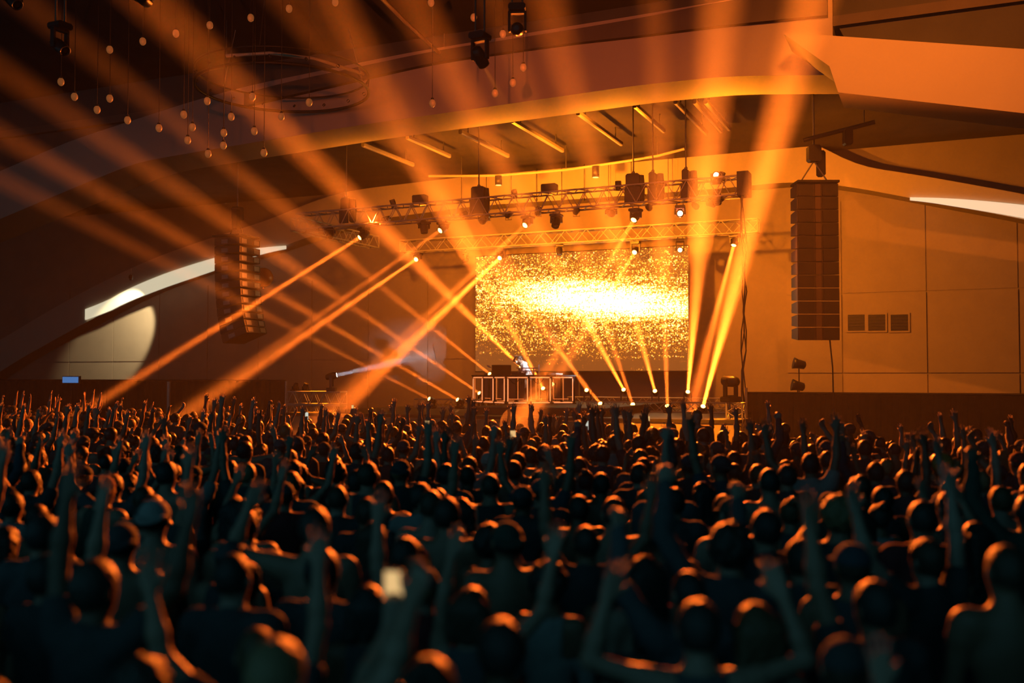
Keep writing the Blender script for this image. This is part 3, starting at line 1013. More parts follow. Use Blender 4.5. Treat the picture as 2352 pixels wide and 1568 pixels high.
# curved track with cylinder pendants
pts = []
for x, y in ((985, 404), (1060, 404), (1140, 403), (1220, 397), (1300, 390), (1370, 380), (1440, 370), (1510, 358), (1572, 342)):
    p = PB(x, y, 34.5)
    pts.append(p)
t = thing('lamp_track', pts[0], 'slim curved amber lamp track under the stage ceiling', 'track', None, 0)
MB().tube([p - pts[0] for p in pts], .05, 8).build('rail', M_RIB, t)
for p in (pts[1], pts[4], pts[7]):
    MB().tube([p - pts[0], Vector((p.x, p.y, 11.3)) - pts[0]], .015, 6).build('hanger', M_STEEL, t)
for px, y0, y1, label in ((1145, 403, 425, 'small cylinder pendant lamp on the curved track over the booth'), (1368, 381, 407, 'small cylinder pendant lamp on the curved track over the screen')):
    p, q = PB(px, y0, 34.45), PB(px, y1, 34.45)
    t = thing('pendant_lamp', p, label, 'lamp', 'cylinder pendants on the curved track', 0)
    h = p.z - q.z
    MB().lathe([(.10, -h), (.135, -h), (.135, -.02), (.05, 0)], 16).build('shade', M_DARK, t)
    MB().lathe([(.115, -h - .004), (.06, -h + .02)], 16).build('lamp_face', mat('pendant_face_glow', (1, .8, .5), .4, emit=(1, .55, .15), estr=2.0), t)

# cable column from truss corner to the tower, and the dark corner frame of the truss
p = PB(1706, 430, 28.2)
t = thing('cable_column', (p.x, p.y, 0), 'thin dark cable bundle dropping from the front truss to the tower', 'cable', None)
rnd = random.Random(4)
for k in range(4):
    pts = [(rnd.uniform(-.05, .05) + .05 * math.sin(z * 1.3 + k), rnd.uniform(-.04, .04), z) for z in np.linspace(.05, zt1 + .3, 16)]
    MB().tube(pts, .018, 6).build('cable', M_BLACK, t)
MB().box((-.16, -.05, zt1 - .3), (.16, .5, zt1 + .38)).build('corner_block', M_BLACK, t)


# ------------------------------------------------------------------ line arrays
def line_array(top, n, cw, ch, cd, yaw, curve, label, top_z, splay0=0.0):
    t = thing('line_array', top, label, 'speaker', 'hanging line arrays', yaw)
    o = Vector((0, 0, 0))
    ang = splay0
    y, z = 0.0, -0.12
    MB().box((-cw / 2, -.1, -.10), (cw / 2, cd, -.04)).build('bumper_frame', M_BLACK, t)
    for i in range(n):
        ang += curve[i]
        m4 = Matrix.Translation((0, y, z)) @ Matrix.Rotation(ang, 4, 'X')
        c = MB()
        # trapezoid cabinet: full height at the front, lower at the back
        v = []
        for x in (-cw / 2, cw / 2):
            for (yy, zz) in ((0.03, 0), (0.03, -ch + .012), (cd, -ch * .82), (cd, -ch * .12)):
                v.append(m4 @ Vector((x, yy, zz)))
        c.add(v, [(0, 1, 2, 3), (7, 6, 5, 4), (0, 4, 5, 1), (1, 5, 6, 2), (2, 6, 7, 3), (3, 7, 4, 0)])
        cab = c.build('speaker_cabinet', M_CAB, t)
        for s in (-1, 1):
            MB().cbox((s * cw * .29, .012, -ch / 2), (cw * .36, .035, ch * .86), m4, .012).build('grille', M_GRILLE, cab)
            MB().box((s * cw * .30 - cw * .12, cd - .01, -ch * .72), (s * cw * .30 + cw * .12, cd + .02, -ch * .22), m4).build('rear_plate', M_STEEL, cab)
        hn = MB().cbox((0, .015, -ch / 2), (cw * .13, .04, ch * .9), m4, .015).build('horn', M_CONE, cab)
        MB().box((cw / 2, cd * .3, -ch * .75), (cw / 2 + .012, cd * .55, -ch * .3), m4).build('side_plate', M_STEEL, cab)
        e = m4 @ Vector((0, 0, -ch))
        y, z = e.y, e.z
    for s in (-1, 1):
        MB().tube([(s * cw * .35, cd * .5, -.05), (0, cd * .5, .55)], .02, 6).build('sling', M_STEEL, t)
    MB().cbox((0, cd * .5, .75), (.34, .26, .45), None, .05).build('motor_body', M_BLACK, t)
    MB().tube([(0, cd * .5, .95), (0, cd * .5, top_z - Vector(top).z)], .03, 6).build('chain', M_STEEL, t)
    MB().cbox((.22, cd * .5 + .1, .5), (.2, .2, .7), None, .05).build('chain_bag', M_DRAPE, t)
    return t


pt, pbm = PB(1878, 411, 27.6), PB(1880, 782, 27.6)
chR = (pt.z - pbm.z - .12) / 12
cwR = abs(hall(PB(1932, 600, 27.6))[0] - hall(PB(1829, 600, 27.6))[0])
line_array((pt.x, pt.y, pt.z), 12, cwR * 0.97, chR, .62, 0.0, [0.0] * 8 + [.006] * 4, 'tall front-facing line array speaker hanging beside the end wall', 11.2)
pt, pbm = PB(556, 540, 27.6), PB(590, 785, 27.6)
chL = (pt.z - pbm.z - .12) / 12.0
line_array((pt.x - .65, pt.y + .2, pt.z), 12, 1.15, chL * 1.03, 1.05, -1.95, [.0, .01, .01, .01, .015, .02, .025, .03, .035, .045, .05, .06], 'curved line array speaker seen side-on beyond the crowd', 11.2)
# wire hanging from the front-facing array
p, q = PB(1906, 785, 27.9), PB(1914, 905, 27.9)
t = thing('speaker_cable', q, 'thin cable hanging below the front-facing speaker', 'cable', None, 0)
MB().tube([p + Vector((0, 0, .05)) - q, (p + q) / 2 + Vector((.03, 0, 0)) - q, Vector((0, 0, .0)), Vector((0.02, 0, -q.z + .01))], .02, 6).build('wire', M_BLACK, t)
p = PB(605, 637, 30.0)
bl = thing('balloon', p, 'round orange balloon floating beside the side-on speaker', 'balloon', None, 0)
MB().sphere((0, 0, 0), .36, 24, 16).build('skin', M_BALL, bl)
MB().lathe([(.05, -.42), (.015, -.36)], 8).build('knot', M_BALL, bl)

# ------------------------------------------------------------------ rigging and lamps up under the dark ceiling
ZC = 12.6


def pendant_bulb(px, py, z, label):
    r_ = ray(px, py)
    p = Vector((0, 0, CZ)) + r_ * ((z - CZ) / r_.z)
    t = thing('pendant_bulb', p, label, 'lamp', 'pendant bulbs with painted glints under the dark ceiling', 0)
    MB().tube([(0, 0, .1), (0, 0, ZC - z)], .008, 5).build('cord', M_BLACK, t)
    MB().lathe([(.03, .02), (.045, .05), (.03, .12)], 10).build('socket', M_BLACK, t)
    MB().sphere((0, 0, 0), .075, 12, 8, (1, 1, 1.25)).build('bulb', M_BULB, t)


BULBS = [(140, 188), (252, 114), (328, 95), (404, 77), (482, 58), (576, 41), (664, 20), (770, 5), (171, 222), (223, 252), (252, 226), (293, 276), (365, 294), (422, 263), (431, 322), (442, 292), (476, 232), (514, 305), (531, 268), (513, 334), (584, 301), (580, 222), (646, 268), (478, 353), (606, 351), (990, 6), (1088, 40), (1155, 78), (710, 235), (993, 237), (1202, 155), (1178, 190), (1137, 214)]
NUMW = ['first', 'second', 'third', 'fourth', 'fifth', 'sixth', 'seventh', 'eighth', 'ninth', 'tenth', 'eleventh', 'twelfth', 'thirteenth', 'fourteenth', 'fifteenth', 'sixteenth', 'seventeenth', 'eighteenth', 'nineteenth', 'twentieth']
NUMW += ['twenty-' + w for w in NUMW[:9]] + ['thirtieth'] + ['thirty-' + w for w in NUMW[:9]] + ['fortieth'] + ['forty-' + w for w in NUMW[:9]] + ['fiftieth']
for i, (px, py) in enumerate(sorted(BULBS)):
    r_ = ray(px, py)
    z = min(12.2, CZ + r_.z * 22.5)
    pendant_bulb(px, py, z, f'blurred pendant bulb with painted glint under the dark ceiling, {NUMW[i]} from the left')
for i, (px, py) in enumerate(((1990, 357), (2067, 344), (2160, 330), (2247, 321), (2340, 312))):
    r_ = ray(px, py)
    p = Vector((0, 0, CZ)) + r_ * ((11.25 - CZ) / r_.z)
    t = thing('ceiling_downlight', p, f'dim recessed downlight beyond the bulkhead wing, {NUMW[i]} from the hoist', 'lamp', 'downlights beyond the bulkhead wing', 0)
    MB().lathe([(.10, 0), (.10, -.05), (.08, -.05), (.07, -.02)], 14).build('ring', M_DARK, t)
    MB().lathe([(.07, -.03), (.03, -.025)], 14).build('lamp_face', M_BULB, t)

# a big dark ring truss near the ceiling, and pipes
c = PB(650, 205, 22.5)
t = thing('ring_fixture', c, 'large dark ring fixture hanging in front of the bulkhead', 'ring light', None, 0)
R0 = 2.35
pts = [Vector((R0 * math.cos(g), R0 * math.sin(g), 0.0)) for g in np.linspace(0, 2 * math.pi, 49)]
MB().tube(pts, .045, 8, False).build('lower_ring', M_BLACK, t)
MB().tube([p + Vector((0, 0, .42)) for p in pts], .03, 8, False).build('upper_ring', M_BLACK, t)
for k in range(16):
    g = 2 * math.pi * k / 16
    rod('ring_strut', t, (R0 * math.cos(g), R0 * math.sin(g), 0), (R0 * math.cos(g + .2), R0 * math.sin(g + .2), .42), .02, MB().lathe([(1, 0), (1, 1)], 6).mesh('strut', M_BLACK) if k == 0 else t.children[-1].data)
for k in range(3):
    g = 2 * math.pi * k / 3 + .5
    MB().tube([(R0 * math.cos(g), R0 * math.sin(g), .42), (R0 * .8 * math.cos(g), R0 * .8 * math.sin(g), ZC - c.z)], .015, 5).build('hanger_wire', M_STEEL, t)
for (px, py, d, lab) in ((150, 118, (.6, -.3, -.5), 'orange-lit lamp hanging under the dark ceiling, leftmost'), (338, 4, (.4, -.4, -.5), 'red-lit lamp hanging at the top of the dark ceiling'), (40, 12, (.5, -.3, -.5), 'lamp in the corner of the dark ceiling'),
                         (1190, 70, (.4, -.2, -.6), 'cluster lamp hanging in front of the bulkhead middle'), (1112, 150, (0, -.2, -1), 'small lamp hanging before the bulkhead, left of the cluster lamp')):
    r_ = ray(px, py)
    p = Vector((0, 0, CZ)) + r_ * (17.5 / r_.y)
    if p.z > 12.1:
        p = Vector((0, 0, CZ)) + r_ * ((12.0 - CZ) / r_.z)
    pw = {1190: 1300, 338: 450, 1112: 16000}.get(px, 0)  # light added in these fixtures to brighten bulkhead and stage front
    if pw:
        d = PB({1190: 1250, 338: 650, 1112: 1540}[px], {1190: 170, 338: 280, 1112: 1000}[px], 25.2) - p
    moving_head(p, Vector(d), ZC, lab, 'lamps under the dark ceiling', M_LENSD, .9, pw, AMBER if px == 1112 else (1, .15, .015), 22 if px == 1112 else 95, 1.0)
for (pts, z, r_, lab) in (([(860, -20), (930, 50), (1020, 132)], 11.9, .05, 'slanting pipe under the dark ceiling before the bulkhead'), ([(520, 128), (620, 122), (720, 134), (830, 168), (900, 205)], 11.6, .05, 'curved pipe under the dark ceiling beside the ring')):
    P_ = []
    for x, y in pts:
        q = ray(x, y)
        P_.append(Vector((0, 0, CZ)) + q * ((z - CZ) / q.z))
    t = thing('ceiling_pipe', P_[0], lab, 'pipe', 'pipes under the dark ceiling', 0)
    MB().tube([p - P_[0] for p in P_], r_, 8).build('pipe', M_RIB, t)
    for p in (P_[0], P_[-1]):
        MB().tube([p - P_[0], Vector((p.x, p.y, ZC)) - P_[0]], .012, 5).build('hanger', M_STEEL, t)
p = W(-1.5, 15.5, 12.1)  # out-of-view lamp, added to brighten the bulkhead wing
moving_head(p, PB(2120, 180, 23.6) - p, ZC, 'unseen added lamp under the dark ceiling brightening the bulkhead wing', 'lamps under the dark ceiling', M_LENSD, .9, 5000, (1, .2, .012), 80, 1.0)
# long bar above the front-facing speaker
p, q = PB(1846, 322, 27.6), PB(2010, 280, 27.6)
t = thing('rigging_bar', p, 'dark rigging bar above the front-facing speaker', 'bar', None, 0)
MB().tube([(0, 0, 0), q - p], .06, 8).build('bar', M_BLACK, t)
for k in (.15, .85):
    m_ = (q - p) * k
    MB().tube([m_, m_ + Vector((0, 0, 11.25 - (p + m_).z))], .015, 6).build('hanger', M_STEEL, t)
MB().cbox((q - p) * .62 + Vector((0, 0, -.22)), (.22, .22, .42), None, .04).build('junction_box', M_DARK, t)

# warm lamp washing the wall below the far end of the arch
p = PB(300, 640, 36.5)
tgt = PB(292, 760, 39.3)
par_can(p, tgt - p, p.z + .5, 'small white wash lamp under the cream soffit strip', 1500, 46, (1.0, .78, .42), 'wall wash lamps', .35)

# ------------------------------------------------------------------ booth
C0 = Vector((-.20, 33.0))
C1 = C0 + Vector((2.28, .45))
C3 = C0 + Vector((-1.16, 2.1))
C2 = C1 + (C3 - C0)
BZ0, BZ1 = RZ, RZ + .92
bo = thing('dj_booth', (C0.x, C0.y, BZ0), 'glowing booth framed with orange light tubes on the riser', 'booth', None, 0)
H = BZ1 - BZ0
loc = lambda c, z: Vector((c.x - C0.x, c.y - C0.y, z))
top = MB()
cs = [C0, C1, C2, C3]
mid = (C0 + C2) / 2
ex = [mid + (c - mid) * 1.04 for c in cs]
top.add([loc(c, H) for c in ex] + [loc(c, H + .05) for c in ex], [(3, 2, 1, 0), (4, 5, 6, 7), (0, 1, 5, 4), (1, 2, 6, 5), (2, 3, 7, 6), (3, 0, 4, 7)])
top.build('table_top', M_RISER, bo)
bot = MB()
bot.add([loc(c, .0) for c in ex] + [loc(c, .035) for c in ex], [(3, 2, 1, 0), (4, 5, 6, 7), (0, 1, 5, 4), (1, 2, 6, 5), (2, 3, 7, 6), (3, 0, 4, 7)])
bot.build('bottom_frame', M_RISER, bo)
UT = MB().lathe([(1, 0), (1, 1)], 8).mesh('led_tube', M_TUBE)
UT2 = MB().lathe([(1, 0), (1, 1)], 8).mesh('led_tube_dim', M_TUBE2)
UP = MB().lathe([(1, 0), (1, 1)], 4).mesh('frame_post', M_BLACK)
for (P, Q, n, lit) in ((C0, C1, 3, True), (C3, C0, 3, True), (C1, C2, 3, False), (C2, C3, 3, False)):
    d = (Q - P) / n
    nrm = Vector((d.y, -d.x)).normalized() * .035
    me = UT if lit else UT2
    for i in range(n + 1):
        c = P + d * i
        rod('post', bo, loc(c, .03), loc(c, H), .035, UP)
        cc = c + nrm
        for s in ((.055,) if i == 0 else (-.055,) if i == n else (-.05, .05) if False else (-.055,)):
            e = cc + d.normalized() * s
            rod('led_tube', bo, loc(e, .10), loc(e, H - .07), .017, me)
    for i in range(n):
        p0, p1 = P + d * (i + .10) + nrm, P + d * (i + .90) + nrm
        rod('led_tube', bo, loc(p0, H - .035), loc(p1, H - .035), .018, me)
        rod('led_tube', bo, loc(p0, .045), loc(p1, .045), .018, me)
        if lit:
            s0, s1 = P + d * (i + .18) - nrm * 9, P + d * (i + .86) - nrm * 9
            rod('led_tube', bo, loc(s0, .16), loc(s1, .16), .012, UT2)
            rod('led_tube', bo, loc(s0, .18), loc(s0, H - .1), .012, UT2)
# cables inside
rnd = random.Random(9)
for k in range(4):
    x0 = C0 + (C1 - C0) * rnd.uniform(.15, .85) + (C3 - C0) * .4
    x1 = x0 + Vector((rnd.uniform(-.5, .5), .2))
    MB().tube([loc(x0 + (x1 - x0) * k_, H - .02 - .9 * k_ * (1 - k_)) for k_ in (0, .15, .32, .5, .68, .85, 1)], .012, 5).build('cable', M_BLACK, bo)
# gear on the table
c = C0 + (C1 - C0) * .16 + (C3 - C0) * .45
t = thing('laptop', (c.x, c.y, BZ1 + .05), 'open dark laptop on the booth table before the disc jockey', 'laptop', None, 0)
MB().cbox((0, .12, .012), (.62, .42, .024), None, .006).build('keyboard_base', M_BLACK, t)
m4 = Matrix.Translation((0, -.08, .02)) @ Matrix.Rotation(math.radians(18), 4, 'X')
MB().cbox((0, 0, .17), (.66, .02, .34), m4, .008).build('lid', M_DARK, t)
c = C0 + (C1 - C0) * .60 + (C3 - C0) * .55
t = thing('keyboard_stand', (c.x, c.y, BZ1 + .05), 'white two-tier instrument stand on the booth table', 'stand', None, 0)
for z, w in ((.14, .34), (.24, .42)):
    MB().cbox((0, 0, z), (w * 1.8, .3, .035), None, .008).build('shelf', M_WHITE, t)
for s in (-1, 1):
    for y in (-.1, .1):
        MB().tube([(s * .22, y, 0), (s * .22, y, .24)], .014, 6).build('leg', M_WHITE, t)
MB().tube([(.40, 0, 0), (.40, 0, .36)], .018, 8).build('side_post', M_WHITE, t)
MB().box((.34, -.03, 0), (.46, .03, .01)).build('foot', M_WHITE, t)
c = C3 + (C0 - C3) * .35 + (C1 - C0) * .12
t = thing('table_microphone', (c.x, c.y, BZ1 + .05), 'small microphone on a bent stand at the booth end', 'microphone', None, 0)
MB().lathe([(.09, 0), (.09, .015), (.02, .03)], 14).build('base', M_STEEL, t)
MB().tube([(0, 0, .02), (0, 0, .22), (-.08, 0, .27)], .012, 6).build('stem', M_STEEL, t)
MB().lathe([(.02, 0), (.03, .05), (.035, .12), (.02, .15)], 10, Matrix.Translation((-.06, 0, .26)) @ Matrix.Rotation(-1.0, 4, 'Y')).build('capsule', M_WHITE, t)
c = C0 + (C1 - C0) * .42 + (C3 - C0) * .5
t = thing('mixer', (c.x, c.y, BZ1 + .05), 'flat dark mixer on the middle of the booth table', 'mixer', None, 0)
MB().cbox((0, 0, .04), (.4, .4, .08), None, .01).build('body', M_DARK, t)
for k in range(6):
    MB().lathe([(.012, .08), (.012, .10)], 8, Matrix.Translation((-.14 + .056 * k, .02, 0))).build('knob', M_STEEL, t)
c = C0 + (C1 - C0) * .86 + (C3 - C0) * .25
t = thing('media_player', (c.x, c.y, BZ1 + .05), 'flat pale deck player at the near booth end', 'player', None, 0)
MB().cbox((0, 0, .03), (.5, .36, .06), None, .01).build('body', M_WHITE, t)
MB().lathe([(.13, .06), (.13, .075), (.05, .078)], 20, Matrix.Translation((0, -.03, 0))).build('jog_wheel', M_DARK, t)


# ------------------------------------------------------------------ people: bodies as one continuous surface
def seg(P, a, b, ra, rb):
    a, b = np.array(a), np.array(b)
    ba = b - a
    h = np.clip(((P - a) @ ba) / (ba @ ba + 1e-12), 0, 1)
    return np.linalg.norm(P - a - h[..., None] * ba, axis=-1) - (ra + (rb - ra) * h)


def ell(P, c, r):
    r = np.array(r)
    q = (P - np.array(c)) / r
    k0 = np.linalg.norm(q, axis=-1)
    k1 = np.linalg.norm(q / r, axis=-1) + 1e-9
    return k0 * (k0 - 1) / k1


def field(prims, h, pad=0.05, extra=0.0, mod=None):
    """prims: (kind, args, blend); returns grid of signed distances"""
    lo, hi = np.full(3, 9.0), np.full(3, -9.0)
    boxes = []
    for kind, args, k in prims:
        if kind == 's':
            a, b, ra, rb = args
            r = max(ra, rb)
            l_, h_ = np.minimum(a, b) - r, np.maximum(a, b) + r
        else:
            c, r = args
            l_, h_ = np.array(c) - np.array(r), np.array(c) + np.array(r)
        boxes.append((l_, h_))
        lo, hi = np.minimum(lo, l_), np.maximum(hi, h_)
    lo, hi = lo - pad - extra, hi + pad + extra
    n = np.ceil((hi - lo) / h).astype(int) + 1
    f = np.full(n, 0.2, dtype=np.float32)
    ax = [lo[i] + h * np.arange(n[i]) for i in range(3)]
    for (kind, args, k), (l_, h_) in zip(prims, boxes):
        m = 0.06 + extra
        i0 = np.maximum(0, ((l_ - m - lo) / h).astype(int))
        i1 = np.minimum(n, ((h_ + m - lo) / h).astype(int) + 2)
        sl = tuple(slice(i0[i], i1[i]) for i in range(3))
        P = np.stack(np.meshgrid(ax[0][sl[0]], ax[1][sl[1]], ax[2][sl[2]], indexing='ij'), -1)
        d = seg(P, *args) if kind == 's' else ell(P, *args)
        g = f[sl]
        if k > 0:
            hh = np.maximum(k - np.abs(g - d), 0) / k
            f[sl] = np.minimum(g, d) - hh * hh * k * .25
        elif k < 0:
            f[sl] = np.maximum(g, -d)
        else:
            f[sl] = np.minimum(g, d)
    if mod is not None:
        P = np.stack(np.meshgrid(*ax, indexing='ij'), -1)
        f = mod(P, f)
    return f, lo


def surface_net(f, lo, h):
    s = f < 0
    c = sum(s[i:s.shape[0] - 1 + i, j:s.shape[1] - 1 + j, k:s.shape[2] - 1 + k].astype(np.int8) for i in (0, 1) for j in (0, 1) for k in (0, 1))
    cells = np.argwhere((c > 0) & (c < 8))
    idx = np.full(c.shape, -1, dtype=np.int64)
    idx[tuple(cells.T)] = np.arange(len(cells))
    acc = np.zeros((len(cells), 3))
    cnt = np.zeros(len(cells))
    corner = lambda o: f[cells[:, 0] + o[0], cells[:, 1] + o[1], cells[:, 2] + o[2]]
    offs = [(i, j, k) for i in (0, 1) for j in (0, 1) for k in (0, 1)]
    for o in offs:
        for ax in range(3):
            if o[ax]:
                continue
            o2 = list(o)
            o2[ax] = 1
            f0, f1 = corner(o), corner(o2)
            x = (f0 < 0) != (f1 < 0)
            t = np.where(x, f0 / np.where(x, f0 - f1, 1), 0)
            pos = np.tile(np.array(o, float), (len(cells), 1))
            pos[:, ax] += t
            acc[x] += pos[x]
            cnt[x] += 1
    v = lo + h * (cells + acc / cnt[:, None])
    quads = []
    for ax in range(3):
        a1, a2 = [(1, 2), (2, 0), (0, 1)][ax]
        sl0 = [slice(1, -1)] * 3
        sl1 = [slice(1, -1)] * 3
        sl0[ax], sl1[ax] = slice(0, -1), slice(1, None)
        d0, d1 = s[tuple(sl0)], s[tuple(sl1)]
        e = np.argwhere(d0 != d1)
        if not len(e):
            continue
        inside = d0[tuple(e.T)]
        base = e.copy()
        base[:, a1] += 1
        base[:, a2] += 1

        def cell(u1, u2):
            q = base.copy()
            q[:, a1] -= u1
            q[:, a2] -= u2
            return idx[q[:, 0], q[:, 1], q[:, 2]]
        q = np.stack([cell(1, 1), cell(0, 1), cell(0, 0), cell(1, 0)], 1)
        q[~inside] = q[~inside][:, ::-1]
        quads.append(q)
    return v, np.concatenate(quads)


def np_mesh(name, v, q, m):
    me = bpy.data.meshes.new(name)
    me.vertices.add(len(v))
    me.vertices.foreach_set('co', np.ascontiguousarray(v, dtype=np.float32).ravel())
    me.loops.add(q.size)
    me.loops.foreach_set('vertex_index', q.astype(np.int32).ravel())
    me.polygons.add(len(q))
    k = q.shape[1]
    me.polygons.foreach_set('loop_start', np.arange(0, q.size, k, dtype=np.int32))
    me.polygons.foreach_set('loop_total', np.full(len(q), k, dtype=np.int32))
    me.polygons.foreach_set('use_smooth', np.ones(len(q), dtype=bool))
    me.materials.append(m)
    me.update()
    me.validate()
    return me


def nv(v):
    v = np.array(v, float)
    return v / np.linalg.norm(v)


def hand_prims(w, hd, sd, curl=0.25, spread=0.16, thumb=1.0):
    """w wrist, hd hand direction, sd thumb side; fingers bend towards the palm normal"""
    hd = nv(hd)
    sd = nv(np.array(sd) - hd * np.dot(sd, hd))
    nr = np.cross(sd, hd)
    pr = []
    kn = []
    for i in range(4):
        o = (.030, .010, -.010, -.029)[i]
        k = w + hd * (.088, .094, .090, .080)[i] + sd * o
        kn.append(k)
        pr.append(('s', (w + hd * .012 + sd * o * .55, k, .017, .0125), .016))
    for i in range(4):
        L = (.070, .080, .075, .058)[i]
        fd = nv(hd + sd * spread * (.9, .25, -.35, -1.0)[i])
        d1 = nv(fd * math.cos(curl) + nr * math.sin(curl))
        d2 = nv(fd * math.cos(curl * 2.3) + nr * math.sin(curl * 2.3))
        m = kn[i] + d1 * L * .55
        pr.append(('s', (kn[i], m, .0098, .0092), .004))
        pr.append(('s', (m, m + d2 * L * .5, .0092, .0078), .004))
    tb = w + hd * .030 + sd * .026
    t1 = nv(hd * .62 + sd * .78 * thumb + nr * .25)
    t2 = nv(hd * .9 + sd * .40 * thumb + nr * .3)
    pr.append(('s', (w + hd * .012 + sd * .015, tb + t1 * .028, .016, .0125), .012))
    pr.append(('s', (tb + t1 * .026, tb + t1 * .030 + t2 * .038, .0115, .0092), .006))
    return pr


ZS = 1.43


def arm(side, up, fo, hd, sd, curl, spread, bulk=1.0, sh=.185):
    """returns (upper prims, forearm+hand prims, elbow, wrist)"""
    S = np.array((side * sh, 0.0, ZS))
    up = nv((side * up[0], up[1], up[2]))
    S = S + np.array((0, 0, max(0, up[2]) * .035))
    E_ = S + up * .285
    fo = nv((side * fo[0], fo[1], fo[2]))
    Wr = E_ + fo * .255
    up_pr = [('s', (S + np.array((-side * .02, 0, 0)), S + up * .06, .058 * bulk, .056 * bulk), .05), ('s', (S, E_, .053 * bulk, .040 * bulk), .03)]
    fo_pr = [('s', (E_, E_ + fo * .09, .041 * bulk, .043 * bulk), .02), ('s', (E_ + fo * .08, Wr, .042 * bulk, .026), .02)]
    hd = nv((side * hd[0], hd[1], hd[2]))
    sd = np.array((side * sd[0], sd[1], sd[2]))
    return up_pr, fo_pr + hand_prims(Wr, hd, sd, curl, spread), E_, Wr


ARMS = {
    'down': ((.16, .04, -1), (.06, .22, -1), (.0, .25, -1), (-.2, 1, 0), .45, .05),
    'up': ((.22, .20, 1), (.02, .16, 1), (.0, .12, 1), (-1, .1, 0), .14, .30),
    'up_out': ((.62, .10, .72), (.18, .12, 1), (.1, .15, 1), (-1, .2, 0), .18, .26),
    'bent': ((.95, .10, .28), (-.32, .18, 1), (-.35, .2, .9), (-1, .3, 0), .25, .12),
    'reach': ((.25, .72, .62), (.0, .55, .85), (0, .45, .9), (-1, 0, .1), .12, .22),
    'fist': ((.45, .25, .80), (-.05, .2, 1), (0, .1, 1), (-1, .1, 0), 1.15, .02),
    'phone': ((.40, .62, .28), (-.28, .42, .86), (-.1, .15, 1), (-1, .2, 0), .55, .04),
    'point': ((.35, .60, .62), (-.05, .7, .75), (0, .7, .8), (-1, 0, .1), .75, .05),
    'head': ((.90, .25, .62), (-.85, -.05, .55), (-1, -.05, .2), (0, .3, 1), .3, .08),
}
HEADC = np.array((0, .012, 1.640))


def body_prims(L, Rr, build):
    """torso / limbs / head primitives, kept apart so that clothes can be grown over them"""
    bk = {'man': 1.0, 'woman': .88, 'stout': 1.14}[build]
    sh = {'man': .190, 'woman': .162, 'stout': .195}[build]
    hip = {'man': .115, 'woman': .125, 'stout': .13}[build]
    torso = [('e', ((0, -.005, 1.30), (.165 * bk + .005, .108 * bk, .19)), 0), ('e', ((0, .0, 1.10), (.138 * bk, .098 * bk, .17)), .06), ('e', ((0, -.005, .955), (hip + .04, .112 * bk, .125)), .06),
             ('s', ((-sh + .03, -.01, ZS), (sh - .03, -.01, ZS), .058 * bk, .058 * bk), .06), ('s', ((0, -.012, 1.36), (0, -.008, 1.50), .075, .056), .06)]
    if build == 'woman':
        torso += [('e', ((s * .065, .085, 1.275), (.062, .055, .06)), .03) for s in (-1, 1)]
    head = [('s', ((0, -.010, 1.46), (0, .002, 1.56), .054 * (.94 if build == 'woman' else 1), .051 * (.94 if build == 'woman' else 1)), .03),
            ('e', ((0, .000, 1.660), (.077, .097, .100)), .02), ('e', ((0, .026, 1.605), (.060, .070, .085)), .03), ('e', ((0, .074, 1.556), (.026, .024, .022)), .02),
            ('s', ((0, .094, 1.655), (0, .112, 1.620), .010, .0145), .012), ('s', ((-.032, .086, 1.672), (.032, .086, 1.672), .011, .011), .012), ('s', ((-.020, .092, 1.586), (.020, .092, 1.586), .0085, .0085), .008)]
    for s in (-1, 1):
        head += [('e', ((s * .079, -.006, 1.640), (.011, .022, .033)), .008), ('e', ((s * .031, .088, 1.652), (.012, .010, .008)), .004)]
    legs, feet = [], []
    for s in (-1, 1):
        legs += [('s', ((s * .088, 0, .92), (s * .10, .02, .50), .088 * bk, .058 * bk), .04), ('s', ((s * .10, .02, .50), (s * .11, -.02, .09), .056 * bk, .038), .03)]
        feet += [('s', ((s * .11, -.035, .045), (s * .125, .13, .035), .042, .034), .02)]
    uL, fL, eL, wL = arm(-1, *ARMS[L], bulk=bk, sh=sh)
    uR, fR, eR, wR = arm(1, *ARMS[Rr], bulk=bk, sh=sh)
    return dict(torso=torso, head=head, legs=legs, feet=feet, upper=uL + uR, fore=fL + fR, elbows=(eL, eR), wrists=(wL, wR), sh=sh)


def lean_fn(ang, zc=.95):
    """bend the upper body forward about the hip"""
    def fn(v):
        v = v.copy()
        t = np.clip((v[:, 2] - zc) / .25, 0, 1)
        a = -ang * t
        y, z = v[:, 1].copy(), v[:, 2] - zc
        v[:, 1] = y * np.cos(a) - z * np.sin(a)
        v[:, 2] = zc + y * np.sin(a) + z * np.cos(a)
        return v
    return fn


